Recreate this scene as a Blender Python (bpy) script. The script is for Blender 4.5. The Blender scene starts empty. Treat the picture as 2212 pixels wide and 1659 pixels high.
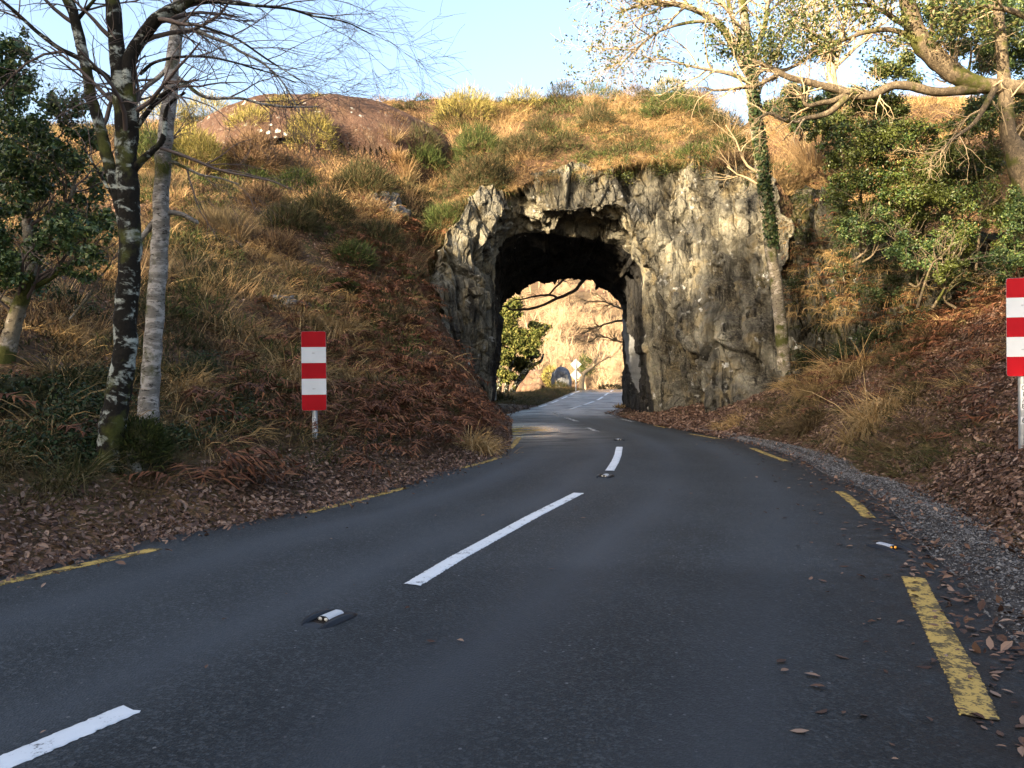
import bpy, math, random
import numpy as np
from mathutils import Vector

R = math.radians
rng = np.random.default_rng(7)
random.seed(7)
scene = bpy.context.scene
col = scene.collection

# ------------------------------------------------------------------ camera, sky, sun, exposure
CAM_H = 1.4
cam = bpy.data.objects.new("camera", bpy.data.cameras.new("camera"))
col.objects.link(cam)
cam.location = (0, 0, CAM_H)
cam.rotation_euler = (R(90), 0, 0)
cam.data.sensor_width = 36.0
cam.data.lens = 36.0 * 1719 / 2212
cam.data.shift_y = -17.5 / 2212
cam.data.clip_start = 0.05
cam.data.clip_end = 4000
scene.camera = cam

SUN_AZ, SUN_EL = 222.0, 19.0          # azimuth clockwise from +Y (behind the camera, to its left)
world = bpy.data.worlds.new("World")
scene.world = world
world.use_nodes = True
wn = world.node_tree.nodes
bg = wn["Background"]
sky = wn.new("ShaderNodeTexSky")
sky.sky_type = 'NISHITA'
sky.sun_disc = False
sky.sun_elevation = R(SUN_EL)
sky.sun_rotation = R(SUN_AZ)
sky.air_density = 1.0
sky.dust_density = 5.0
sky.ozone_density = 1.0
world.node_tree.links.new(sky.outputs[0], bg.inputs[0])
bg.inputs[1].default_value = 0.12
TO_SUN = Vector((math.sin(R(SUN_AZ)) * math.cos(R(SUN_EL)), math.cos(R(SUN_AZ)) * math.cos(R(SUN_EL)), math.sin(R(SUN_EL))))
sl = bpy.data.lights.new("sun", 'SUN')
sl.energy = 5.0
sl.angle = R(0.5)
sl.color = (1.0, 0.80, 0.53)
sun = bpy.data.objects.new("sun", sl)
sun.rotation_euler = TO_SUN.to_track_quat('Z', 'Y').to_euler()
col.objects.link(sun)
scene.view_settings.view_transform = 'Standard'
scene.view_settings.look = 'None'
scene.view_settings.exposure = 2.3
scene.view_settings.gamma = 1.0
scene.cycles.max_bounces = 6
scene.cycles.transparent_max_bounces = 6

# ------------------------------------------------------------------ helpers
def P(u, v, y):
    """A point seen at (u, v) of the 2212 x 1659 photograph when it stands y metres ahead."""
    return np.array([(u - 1106) / 1719 * y, y, CAM_H - (v - 812) / 1719 * y])

def G(u, v, z=0.0):
    y = 1719 * (CAM_H - z) / (v - 812)
    return np.array([(u - 1106) / 1719 * y, y, z])

def mesh(name, V, F, mat=None, parent=None, smooth=True, attrs=None):
    """One mesh object; F is an (n, k) int array or a list of such arrays."""
    V = np.asarray(V, dtype=np.float32).reshape(-1, 3)
    Fs = F if isinstance(F, list) else [F]
    Fs = [np.asarray(f, dtype=np.int32) for f in Fs if len(f)]
    me = bpy.data.meshes.new(name)
    me.vertices.add(len(V))
    me.vertices.foreach_set("co", V.ravel())
    loops = np.concatenate([f.ravel() for f in Fs])
    counts = np.concatenate([np.full(len(f), f.shape[1], dtype=np.int32) for f in Fs])
    starts = np.concatenate([[0], np.cumsum(counts)[:-1]]).astype(np.int32)
    me.loops.add(len(loops))
    me.loops.foreach_set("vertex_index", loops)
    me.polygons.add(len(counts))
    me.polygons.foreach_set("loop_start", starts)
    me.update(calc_edges=True)
    me.polygons.foreach_set("use_smooth", np.full(len(counts), bool(smooth)))
    for k, a in (attrs or {}).items():
        at = me.attributes.new(k, 'FLOAT', 'POINT')
        at.data.foreach_set("value", np.asarray(a, dtype=np.float32))
    if mat is not None:
        me.materials.append(mat)
    o = bpy.data.objects.new(name, me)
    col.objects.link(o)
    if parent is not None:
        o.parent = parent
        o.matrix_parent_inverse = parent.matrix_world.inverted()
    return o

def tag(o, label=None, cat=None, group=None, kind=None):
    if label: o["label"] = label
    if cat: o["category"] = cat
    if group: o["group"] = group
    if kind: o["kind"] = kind
    return o

def empty(name, loc, label=None, cat=None, group=None):
    o = bpy.data.objects.new(name, None)
    col.objects.link(o)
    o.empty_display_size = 0.1
    o.location = tuple(float(c) for c in loc)
    bpy.context.view_layer.update()
    return tag(o, label, cat, group)

def sub(V, o):
    """World coordinates into the frame of an unrotated parent."""
    return V

def grid_faces(n, m, wrap=False):
    i, j = np.meshgrid(np.arange(n if wrap else n - 1), np.arange(m - 1), indexing='ij')
    i2 = (i + 1) % n
    return np.stack([i * m + j, i2 * m + j, i2 * m + j + 1, i * m + j + 1], -1).reshape(-1, 4)

def merge(parts):
    Vs, Fs, off = [], {}, 0
    for V, F in parts:
        V = np.asarray(V, dtype=float).reshape(-1, 3)
        Vs.append(V)
        for f in (F if isinstance(F, list) else [F]):
            f = np.asarray(f)
            if len(f):
                Fs.setdefault(f.shape[1], []).append(f + off)
        off += len(V)
    return np.concatenate(Vs), [np.concatenate(f) for f in Fs.values()]

# ---- noise
def _hash(ix, iy, iz, s):
    h = (ix.astype(np.int64) * 374761393 + iy.astype(np.int64) * 668265263 + iz.astype(np.int64) * 2147483647 + s * 1274126177) & 0xFFFFFFFF
    h = ((h ^ (h >> 13)) * 1274126177) & 0xFFFFFFFF
    h = ((h ^ (h >> 16)) * 2246822519) & 0xFFFFFFFF
    return ((h ^ (h >> 15)) & 0xFFFFFF) / float(0xFFFFFF)

def vnoise(p, s=0):
    p = np.asarray(p, dtype=float)
    i = np.floor(p).astype(np.int64)
    f = p - i
    f = f * f * (3 - 2 * f)
    out = 0
    for dx in (0, 1):
        for dy in (0, 1):
            for dz in (0, 1):
                w = (f[..., 0] if dx else 1 - f[..., 0]) * (f[..., 1] if dy else 1 - f[..., 1]) * (f[..., 2] if dz else 1 - f[..., 2])
                out = out + w * _hash(i[..., 0] + dx, i[..., 1] + dy, i[..., 2] + dz, s)
    return out * 2 - 1

def fbm(p, octs=4, s=0):
    p = np.asarray(p, dtype=float)
    a, t, out = 1.0, 0.0, 0.0
    for k in range(octs):
        out = out + a * vnoise(p * (2.03 ** k) + k * 17.3, s + k)
        t += a
        a *= 0.5
    return out / t

def fbm2(x, y, octs=4, s=0):
    return fbm(np.stack([x, y, np.zeros_like(x) + 0.37], -1), octs, s)

def worley(p, s=0):
    p = np.asarray(p, dtype=float)
    i = np.floor(p).astype(np.int64)
    f1 = np.full(p.shape[:-1], 9.0); f2 = f1.copy(); cid = np.zeros_like(f1)
    cvec = np.zeros(p.shape)
    for dx in (-1, 0, 1):
        for dy in (-1, 0, 1):
            for dz in (-1, 0, 1):
                cx, cy, cz = i[..., 0] + dx, i[..., 1] + dy, i[..., 2] + dz
                q = np.stack([cx + _hash(cx, cy, cz, s), cy + _hash(cx, cy, cz, s + 1), cz + _hash(cx, cy, cz, s + 2)], -1)
                d = np.sqrt(((q - p) ** 2).sum(-1))
                h = _hash(cx, cy, cz, s + 3)
                near = d < f1
                f2 = np.where(near, f1, np.minimum(f2, d))
                cid = np.where(near, h, cid)
                cvec = np.where(near[..., None], q - p, cvec)
                f1 = np.where(near, d, f1)
    return f1, f2, cid, cvec

def sstep(a, b, x):
    t = np.clip((x - a) / (b - a), 0, 1)
    return t * t * (3 - 2 * t)

# ------------------------------------------------------------------ materials
def new_mat(name):
    m = bpy.data.materials.new(name)
    m.use_nodes = True
    nt = m.node_tree
    nt.nodes["Principled BSDF"].inputs["Specular IOR Level"].default_value = 0.12
    return m, nt, nt.nodes["Principled BSDF"]

def nd(nt, typ, **kw):
    n = nt.nodes.new(typ)
    for k, v in kw.items():
        if k.startswith("i_"):
            key = k[2:]
            n.inputs[int(key) if key.isdigit() else key.replace("_", " ")].default_value = v
        else:
            setattr(n, k, v)
    return n

def ramp(nt, stops, interp='LINEAR'):
    n = nt.nodes.new("ShaderNodeValToRGB")
    n.color_ramp.interpolation = interp
    e = n.color_ramp.elements
    while len(e) < len(stops):
        e.new(0.5)
    for el, (p, c) in zip(e, stops):
        el.position = p
        el.color = (*c, 1) if len(c) == 3 else c
    return n

def L(nt, a, b):
    nt.links.new(a, b)

def noise(nt, vec, scale, detail=4, rough=0.55, dist=0.0):
    n = nd(nt, "ShaderNodeTexNoise")
    n.inputs["Scale"].default_value = scale
    n.inputs["Detail"].default_value = detail
    n.inputs["Roughness"].default_value = rough
    n.inputs["Distortion"].default_value = dist
    if vec is not None:
        L(nt, vec, n.inputs["Vector"])
    return n.outputs["Fac"]

def mixc(nt, fac, a, b, mode='MIX'):
    n = nd(nt, "ShaderNodeMix", data_type='RGBA', blend_type=mode)
    for s, x in ((n.inputs[0], fac), (n.inputs[6], a), (n.inputs[7], b)):
        if isinstance(x, (int, float)):
            s.default_value = x
        elif isinstance(x, tuple):
            s.default_value = (*x, 1)
        else:
            L(nt, x, s)
    return n.outputs[2]

def maprange(nt, x, a, b, c=0.0, d=1.0):
    n = nd(nt, "ShaderNodeMapRange")
    L(nt, x, n.inputs[0])
    for i, v in zip((1, 2, 3, 4), (a, b, c, d)):
        n.inputs[i].default_value = v
    return n.outputs[0]

def math_(nt, op, a, b=None):
    n = nd(nt, "ShaderNodeMath", operation=op)
    for s, x in ((n.inputs[0], a), (n.inputs[1], b)):
        if x is None: continue
        if isinstance(x, (int, float)): s.default_value = x
        else: L(nt, x, s)
    return n.outputs[0]

def mapping(nt, scale=(1, 1, 1), rot=(0, 0, 0)):
    g = nd(nt, "ShaderNodeNewGeometry")
    m = nd(nt, "ShaderNodeMapping")
    m.inputs["Scale"].default_value = scale
    m.inputs["Rotation"].default_value = rot
    L(nt, g.outputs["Position"], m.inputs["Vector"])
    return m.outputs[0]

def bump(nt, bsdf, h, strength=0.5, dist=0.02):
    b = nd(nt, "ShaderNodeBump")
    b.inputs["Strength"].default_value = strength
    b.inputs["Distance"].default_value = dist
    L(nt, h, b.inputs["Height"])
    L(nt, b.outputs[0], bsdf.inputs["Normal"])

def foliage_mat(name, cols, rough=0.6, trans=0.0, spec=0.12, patch=None, patch_scale=0.5):
    """Each blade or leaf takes its own hue from COLS; PATCH tints whole clumps."""
    m, nt, b = new_mat(name)
    g = nd(nt, "ShaderNodeNewGeometry")
    n = len(cols)
    r = ramp(nt, [(i / max(1, n - 1), c) for i, c in enumerate(cols)])
    L(nt, g.outputs["Random Per Island"], r.inputs[0])
    c = r.outputs[0]
    if patch:
        f = noise(nt, g.outputs["Position"], patch_scale, 3)
        c = mixc(nt, maprange(nt, f, 0.42, 0.62), c, patch)
    L(nt, c, b.inputs["Base Color"])
    b.inputs["Roughness"].default_value = rough
    b.inputs["Specular IOR Level"].default_value = spec
    if trans > 0:
        t = nd(nt, "ShaderNodeBsdfTranslucent")
        L(nt, c, t.inputs[0])
        mx = nd(nt, "ShaderNodeMixShader")
        mx.inputs[0].default_value = trans
        L(nt, b.outputs[0], mx.inputs[1]); L(nt, t.outputs[0], mx.inputs[2])
        L(nt, mx.outputs[0], nt.nodes["Material Output"].inputs[0])
    return m

def plain(name, c, rough=0.5, metal=0.0, vary=0.15, scale=8.0):
    m, nt, b = new_mat(name)
    g = nd(nt, "ShaderNodeNewGeometry")
    f = noise(nt, g.outputs["Position"], scale, 4)
    d = tuple(x * (1 - vary) for x in c); e = tuple(min(1, x * (1 + vary)) for x in c)
    L(nt, mixc(nt, f, d, e), b.inputs["Base Color"])
    b.inputs["Roughness"].default_value = rough
    b.inputs["Metallic"].default_value = metal
    return m

# asphalt: dark bitumen, pale aggregate specks, polished wheel tracks, damp patches by the tunnel
def asphalt_mat():
    m, nt, b = new_mat("asphalt")
    p = mapping(nt)
    sx = nd(nt, "ShaderNodeSeparateXYZ"); L(nt, p, sx.inputs[0])
    fine = noise(nt, p, 130, 2, 0.7)
    v = nd(nt, "ShaderNodeTexVoronoi"); v.inputs["Scale"].default_value = 80; L(nt, p, v.inputs["Vector"])
    v2 = nd(nt, "ShaderNodeTexVoronoi"); v2.inputs["Scale"].default_value = 22; L(nt, p, v2.inputs["Vector"])
    big = noise(nt, p, 0.55, 5, 0.6, 0.4)
    mid = noise(nt, p, 5.0, 5, 0.65)
    at = nd(nt, "ShaderNodeAttribute", attribute_name="track")
    c = mixc(nt, maprange(nt, fine, 0.35, 0.7), (0.0092, 0.0108, 0.0122), (0.0365, 0.0405, 0.0425))
    vc = nd(nt, "ShaderNodeSeparateColor"); L(nt, v.outputs["Color"], vc.inputs[0])
    c = mixc(nt, maprange(nt, vc.outputs[0], 0.6, 1.0, 0, 0.85), c, (0.068, 0.075, 0.080))
    v2c = nd(nt, "ShaderNodeSeparateColor"); L(nt, v2.outputs["Color"], v2c.inputs[0])
    spot = math_(nt, 'MULTIPLY', maprange(nt, v2.outputs["Distance"], 0.12, 0.20, 1, 0), maprange(nt, v2c.outputs[1], 0.90, 0.94, 0, .8))
    c = mixc(nt, spot, c, (0.22, 0.22, 0.22))
    c = mixc(nt, maprange(nt, big, 0.38, 0.66, 0.0, 0.9), c, (0.014, 0.0165, 0.019), 'SCREEN')
    c = mixc(nt, maprange(nt, mid, 0.3, 0.7, 0, 0.35), c, (0.6, 0.6, 0.62), 'MULTIPLY')
    c = mixc(nt, math_(nt, 'MULTIPLY', at.outputs["Fac"], 0.9), c, (0.050, 0.057, 0.066))
    se = nd(nt, "ShaderNodeAttribute", attribute_name="seam")
    c = mixc(nt, math_(nt, 'MULTIPLY', se.outputs["Fac"], 0.38), c, (0.35, 0.35, 0.36), 'MULTIPLY')
    ed = nd(nt, "ShaderNodeAttribute", attribute_name="dirt")
    dn = math_(nt, 'MULTIPLY', ed.outputs["Fac"], maprange(nt, mid, 0.3, 0.6))
    c = mixc(nt, math_(nt, 'MULTIPLY', dn, 0.8), c, (0.018, 0.014, 0.011))
    wt = nd(nt, "ShaderNodeAttribute", attribute_name="wet")
    wn_ = noise(nt, mapping(nt, (0.5, 1.6, 1)), 1.3, 4, 0.6)
    wet = math_(nt, 'MULTIPLY', wt.outputs["Fac"], maprange(nt, wn_, 0.40, 0.50))
    c = mixc(nt, wet, c, (0.02, 0.021, 0.023))
    L(nt, c, b.inputs["Base Color"])
    ro = nd(nt, "ShaderNodeMix", data_type='FLOAT')
    L(nt, wet, ro.inputs[0]); ro.inputs[2].default_value = 0.62; ro.inputs[3].default_value = 0.10
    L(nt, ro.outputs[0], b.inputs["Roughness"])
    spm = nd(nt, "ShaderNodeMix", data_type='FLOAT'); L(nt, wet, spm.inputs[0]); spm.inputs[2].default_value = 0.16; spm.inputs[3].default_value = 0.5; L(nt, spm.outputs[0], b.inputs["Specular IOR Level"])
    hb = math_(nt, 'ADD', math_(nt, 'MULTIPLY', v.outputs["Distance"], 1.0), fine)
    bp = nd(nt, "ShaderNodeBump"); bp.inputs["Distance"].default_value = 0.006
    L(nt, math_(nt, 'SUBTRACT', 0.7, math_(nt, 'MULTIPLY', wet, 0.68)), bp.inputs["Strength"])
    L(nt, hb, bp.inputs["Height"]); L(nt, bp.outputs[0], b.inputs["Normal"])
    return m

def paint_mat(name, c, worn):
    m, nt, b = new_mat(name)
    p = mapping(nt)
    f = noise(nt, p, 9, 6, 0.7); g = noise(nt, p, 60, 3, 0.7)
    base = mixc(nt, f, tuple(x * 0.86 for x in c), c)
    k = math_(nt, 'ADD', math_(nt, 'MULTIPLY', f, 0.6), math_(nt, 'MULTIPLY', g, 0.4))
    base = mixc(nt, maprange(nt, k, worn, worn + 0.06, 1, 0), base, tuple(.02 + .12 * x for x in c))
    L(nt, base, b.inputs["Base Color"])
    b.inputs["Roughness"].default_value = 0.55
    bump(nt, b, g, 0.35, 0.004)
    return m

def rock_mat(name, dark, light, lichen=0.5, ochre=0.35, moss=0.0, scale=1.0, streak=0.5, joints=.45):
    m, nt, b = new_mat(name)
    p = mapping(nt)
    ps = mapping(nt, (1.9, 1.9, 0.20), (R(0), R(-14), R(0)))
    a = noise(nt, p, 0.9 * scale, 6, 0.62, 0.6)
    st = noise(nt, ps, 1.7 * scale, 5, 0.62, 0.8)
    fi = noise(nt, p, 16 * scale, 5, 0.7)
    c = mixc(nt, maprange(nt, a, 0.32, 0.68), dark, light)
    oc = noise(nt, p, 1.5 * scale, 4, 0.6, 0.3)
    c = mixc(nt, maprange(nt, oc, 0.50, 0.66, 0, ochre), c, (0.30, 0.235, 0.12))
    c = mixc(nt, maprange(nt, st, 0.53, 0.64, 0, streak), c, tuple(x * 0.24 for x in dark))
    v = nd(nt, "ShaderNodeTexVoronoi"); v.inputs["Scale"].default_value = 4.2 * scale
    w = nd(nt, "ShaderNodeVectorMath", operation='ADD'); L(nt, p, w.inputs[0])
    nn = nd(nt, "ShaderNodeTexNoise"); nn.inputs["Scale"].default_value = 6; nn.inputs["Detail"].default_value = 5; L(nt, p, nn.inputs["Vector"])
    sc = nd(nt, "ShaderNodeVectorMath", operation='SCALE'); sc.inputs["Scale"].default_value = 0.34
    L(nt, nn.outputs["Color"], sc.inputs[0]); L(nt, sc.outputs[0], w.inputs[1]); L(nt, w.outputs[0], v.inputs["Vector"])
    vc = nd(nt, "ShaderNodeSeparateColor"); L(nt, v.outputs["Color"], vc.inputs[0])
    region = noise(nt, p, 0.8 * scale, 3)
    lic = math_(nt, 'MULTIPLY', maprange(nt, v.outputs["Distance"], 0.22, 0.34, 1, 0), maprange(nt, vc.outputs[0], 1 - lichen, 1 - lichen + 0.05))
    lic = math_(nt, 'MULTIPLY', lic, maprange(nt, region, 0.50, 0.60))
    c = mixc(nt, lic, c, (0.52, 0.52, 0.48))
    fl = nd(nt, "ShaderNodeTexVoronoi"); fl.inputs["Scale"].default_value = 19 * scale; L(nt, w.outputs[0], fl.inputs["Vector"])
    fc = nd(nt, "ShaderNodeSeparateColor"); L(nt, fl.outputs["Color"], fc.inputs[0])
    sp = math_(nt, 'MULTIPLY', maprange(nt, fl.outputs["Distance"], 0.2, 0.4, 1, 0), math_(nt, 'MULTIPLY', maprange(nt, fc.outputs[2], 0.84, 0.88, 0, lichen * 1.1), maprange(nt, region, 0.62, 0.45)))
    c = mixc(nt, sp, c, (0.46, 0.46, 0.42))
    if moss > 0:
        g = nd(nt, "ShaderNodeNewGeometry"); sn = nd(nt, "ShaderNodeSeparateXYZ"); L(nt, g.outputs["Normal"], sn.inputs[0])
        mo = math_(nt, 'ADD', sn.outputs[2], math_(nt, 'MULTIPLY', noise(nt, p, 1.6, 5, 0.65), 1.8))
        c = mixc(nt, maprange(nt, mo, 1.30 - moss, 1.75 - moss), c, mixc(nt, fi, (0.013, 0.016, 0.005), (0.055, 0.052, 0.015)))
    ve = nd(nt, "ShaderNodeTexVoronoi", feature='DISTANCE_TO_EDGE'); ve.inputs["Scale"].default_value = 1.9 * scale
    wv_ = nd(nt, "ShaderNodeVectorMath", operation='ADD'); L(nt, mapping(nt, (1.5, 1.5, .34), (0, R(-14), 0)), wv_.inputs[0]); L(nt, sc.outputs[0], wv_.inputs[1]); L(nt, wv_.outputs[0], ve.inputs["Vector"])
    s2_ = nd(nt, "ShaderNodeVectorMath", operation='SCALE'); s2_.inputs["Scale"].default_value = 0.09; L(nt, nn.outputs["Color"], s2_.inputs[0]); L(nt, s2_.outputs[0], wv_.inputs[1])
    vb = nd(nt, "ShaderNodeTexVoronoi"); vb.inputs["Scale"].default_value = 1.9 * scale; L(nt, wv_.outputs[0], vb.inputs["Vector"])
    vbs = nd(nt, "ShaderNodeSeparateColor"); L(nt, vb.outputs["Color"], vbs.inputs[0])
    c = mixc(nt, math_(nt, 'MULTIPLY', maprange(nt, vbs.outputs[0], .1, .9, .0, .55), min(1.0, joints * 2)), c, (.42, .42, .44), 'MULTIPLY')
    joint = math_(nt, 'MULTIPLY', maprange(nt, ve.outputs["Distance"], .008, .035, 1, 0), maprange(nt, a, .40, .55))
    c = mixc(nt, math_(nt, 'MULTIPLY', joint, joints), c, tuple(x * .2 for x in dark))
    sa = nd(nt, "ShaderNodeAttribute", attribute_name="dark_tone")
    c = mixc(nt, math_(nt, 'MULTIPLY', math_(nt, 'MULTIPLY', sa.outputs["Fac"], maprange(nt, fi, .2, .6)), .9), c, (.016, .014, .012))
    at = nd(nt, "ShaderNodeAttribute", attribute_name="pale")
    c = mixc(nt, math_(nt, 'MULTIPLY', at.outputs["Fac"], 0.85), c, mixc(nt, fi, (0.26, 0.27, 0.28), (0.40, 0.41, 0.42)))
    c = mixc(nt, maprange(nt, fi, 0.3, 0.7, 0, 0.55), c, (0.55, 0.55, 0.55), 'MULTIPLY')
    L(nt, c, b.inputs["Base Color"])
    b.inputs["Roughness"].default_value = 0.8
    h = math_(nt, 'ADD', math_(nt, 'MULTIPLY', maprange(nt, ve.outputs['Distance'], 0, .10), .6 * joints), math_(nt, 'ADD', math_(nt, 'MULTIPLY', fi, 0.7), math_(nt, 'MULTIPLY', st, 0.3)))
    bump(nt, b, h, 0.9, 0.11 / scale)
    return m

def soil_mat():
    """Hillside: dead grass thatch, brown leaf litter, moss and thin stony patches."""
    m, nt, b = new_mat("hillside_soil")
    p = mapping(nt)
    a = noise(nt, p, 0.45, 5, 0.6, 0.4); f = noise(nt, p, 9, 6, 0.7); g = noise(nt, p, 1.4, 5, 0.65)
    c = mixc(nt, f, (0.026, 0.016, 0.010), (0.105, 0.062, 0.034))
    c = mixc(nt, maprange(nt, a, 0.48, 0.62, 0, 0.75), c, mixc(nt, f, (0.070, 0.044, 0.019), (0.21, 0.135, 0.064)))
    c = mixc(nt, maprange(nt, g, 0.56, 0.68, 0, 0.75), c, mixc(nt, f, (0.022, 0.03, 0.010), (0.062, 0.075, 0.024)))
    v = nd(nt, "ShaderNodeTexVoronoi"); v.inputs["Scale"].default_value = 13; L(nt, p, v.inputs["Vector"])
    vc = nd(nt, "ShaderNodeSeparateColor"); L(nt, v.outputs["Color"], vc.inputs[0])
    leaf = math_(nt, 'MULTIPLY', maprange(nt, v.outputs["Distance"], 0.35, 0.5, 1, 0), maprange(nt, vc.outputs[0], 0.45, 0.5))
    c = mixc(nt, math_(nt, 'MULTIPLY', leaf, 0.7), c, mixc(nt, vc.outputs[1], (0.085, 0.043, 0.024), (0.26, 0.155, 0.092)))
    L(nt, c, b.inputs["Base Color"])
    b.inputs["Roughness"].default_value = 0.9
    bump(nt, b, math_(nt, 'ADD', f, v.outputs["Distance"]), 0.9, 0.06)
    return m

M = {}
M["asphalt"] = asphalt_mat()
M["white_paint"] = paint_mat("white_road_paint", (0.60, 0.63, 0.66), 0.385)
M["faded_paint"] = paint_mat("faded_white_paint", (0.62, 0.64, 0.64), 0.50)
M["yellow_paint"] = paint_mat("yellow_road_paint", (0.44, 0.30, 0.085), 0.465)
M["rock"] = rock_mat("tunnel_rock", (0.055, 0.055, 0.052), (0.350, 0.325, 0.245), 0.46, 0.60, 0.0, 1.0, 0.9)
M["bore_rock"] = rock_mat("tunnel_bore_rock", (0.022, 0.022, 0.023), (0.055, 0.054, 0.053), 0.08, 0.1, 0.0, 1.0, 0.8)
M["brown_rock"] = rock_mat("brown_dome_rock", (0.050, 0.028, 0.020), (0.125, 0.074, 0.052), 0.40, 0.1, 0.0, 0.8, 0.3, .08)
M["mossy_rock"] = rock_mat("mossy_rock", (0.045, 0.043, 0.038), (0.12, 0.115, 0.09), 0.50, 0.35, 0.55, 1.0, 0.6)
M["grey_rock"] = rock_mat("grey_slab_rock", (0.13, 0.135, 0.14), (0.27, 0.275, 0.28), 0.6, 0.05, 0.0, 1.2, 0.3)
M["soil"] = soil_mat()
M["metal"] = plain("galvanised_metal", (0.42, 0.44, 0.46), 0.42, 0.7, 0.2, 14)

# ------------------------------------------------------------------ the lie of the land
# plan of the road edges (painted edge lines), x as a function of the distance ahead y
LE = np.array([(-14, -11.6), (0, -5.55), (5.4, -3.52), (6.9, -2.98), (8.27, -2.1), (10.1, -1.36), (12.25, -.80), (13.9, -.26), (15.7, -.05), (18.1, .15), (22, .12), (26, -.1), (28.6, -.16), (32.5, .55), (41.5, 2.0), (55, 4.3), (63, 5.45), (72, 6.8), (95, 10.0)])
RE = np.array([(-14, -5.5), (0, .55), (3.3, 1.93), (5.56, 2.81), (7.94, 3.54), (9.63, 3.97), (13.15, 4.54), (15.5, 4.69), (17.8, 4.65), (19.25, 4.45), (23, 3.9), (26.7, 3.6), (29.7, 3.55), (33, 4.3), (38, 5.5), (45, 7.4), (55, 9.3), (63, 10.9), (72, 12.4), (95, 16.0)])
def XL(y): return np.interp(y, LE[:, 0], LE[:, 1])
def XR(y): return np.interp(y, RE[:, 0], RE[:, 1])
def road_z(y):
    y = np.asarray(y, dtype=float)
    return 0.30 * sstep(38, 60, y) - 0.0016 * np.maximum(0, y - 62) ** 2 * (y < 90) - (y >= 90) * (0.0016 * 28 ** 2 + .09 * (y - 90))

# rim and foot of the tunnel rock, in plan
FACE_X = np.array([-2.9, -2.2, -1.6, -.7, .87, 2.6, 4.5, 5.67, 6.8, 8.15])
FACE_Y = np.array([26.2, 27.0, 27.5, 28.0, 27.6, 27.4, 27.3, 26.8, 25.8, 24.2])
RIM_H = np.array([4.9, 6.3, 7.4, 7.9, 8.26, 8.57, 8.9, 8.76, 8.4, 7.3])
RIDGE_Y = 35.5

DOME_C = P(728, 446, 36.0); DOME_S = np.array([6.9, 8.2, 4.15])
def dome_z(x, y):
    q = 1 - ((x - DOME_C[0]) / DOME_S[0]) ** 2 - ((y - DOME_C[1]) / DOME_S[1]) ** 2
    return np.where(q > 0, DOME_C[2] + DOME_S[2] * np.sqrt(np.maximum(q, 0)), -9)
def on_dome(x, y):
    return dome_z(x, y) > H(x, y, False) - .1

def H(x, y, lumps=True):
    x, y = np.broadcast_arrays(np.asarray(x, dtype=float), np.asarray(y, dtype=float))
    dl = (XL(y) - x) * 0.92
    dr = (x - XR(y)) * 0.95
    # hill on the near side of the tunnel, rising away from the road edge
    yf = np.interp(-x, np.array([-.15, .05, .26, .8, 1.36, 2.1, 2.98, 3.52, 5.55, 11.6, 60]),
                   np.array([17.5, 15.7, 13.9, 12.25, 10.1, 8.27, 6.9, 5.4, 0, -14, -126]))
    ridge = 13.5 + 0.5 * np.exp(-((x + 6) / 6.0) ** 2) + 0.06 * np.clip(x, -20, 14)
    t = np.clip((y - yf) / (RIDGE_Y - yf), 0, 1.0)
    hl = 0.30 * sstep(0.3, 1.6, dl) + (ridge - 0.3) * t ** 2.2
    hfree = hl
    stp = np.interp(y, [8, 17, 22, 26], [1.2, 1.35, 1.6, 1.75])
    hl = np.minimum(hl, 0.03 + 0.10 * np.maximum(dl, 0) + stp * np.maximum(0, dl - np.interp(y, [10, 20, 26], [0.75, 0.7, 0.35])))
    # bank on the other side, then the mossy rock step and the wooded slope above it
    k = np.interp(y, [0, 12, 16, 20, 24, 40], [0.62, 0.74, 0.78, 0.55, 0.3, 0.30])
    hr = 0.02 * np.clip(dr, 0, 1) + k * np.clip(dr - 0.95, 0, 2.2) + 0.42 * np.maximum(0, dr - 3.15) + 0.22 * np.maximum(0, x - 8)
    cy = np.interp(x, [7.2, 8.3, 10.5, 13, 20, 40], [60, 23.8, 21.6, 20.2, 17, 10])
    s = y - cy
    hr = hr + 2.7 * sstep(-0.1, 0.9, s) + 0.56 * np.clip(s - 0.5, 0, 14)
    hr = np.minimum(hr, 1.1 + 0.350 * np.maximum(y, 3))
    # the top of the tunnel rock
    fy = np.interp(x, FACE_X, FACE_Y); rh = np.interp(x, FACE_X, RIM_H)
    q = np.clip((y - fy) / (RIDGE_Y - fy), 0, 1)
    ht = rh - 0.15 + (ridge - rh + 0.15) * q ** 0.95
    low = np.where(dl > 0, np.where(y > fy, hfree, hl), np.where(dr > 0, hr, -0.06))
    wt = sstep(-4.2, -2.6, x) * (1 - sstep(8.1, 9.8, x))
    behind = y >= fy
    up = wt * ht + (1 - wt) * np.where(x < 2, hfree, hr)
    h = np.where(behind & (wt > 0), up, low)
    h = np.where(behind & (wt > .3), h, h - 0.14 * np.where(dl > -.5, 1 - sstep(.10, .35, dl), 1 - sstep(.35, .62, dr)) * ((dl < .4) & (dr < .7)))
    # back of the hill
    h = h * (1 - sstep(36.2, 39.5, y)) + np.where((dl > 0) | (dr > 0), 0.1, -0.3) * sstep(36.2, 39.5, y)
    h = np.maximum(h, dome_z(x, y) - .5)
    if lumps:
        far = np.clip(np.minimum(np.maximum(dl, dr) / 3.0, 1), 0, 1)
        far = np.where(behind & (wt > .3), np.clip((y - fy) / 1.5, 0, 1), far)
        far = far * (dome_z(x, y) < h + .1)
        h = h + far * (0.34 * fbm2(x * .55, y * .55, 4, 3) + 0.20 * fbm2(x * 1.7, y * 1.7, 3, 9)) * (1 - sstep(36, 38, y))
    return h

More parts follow.
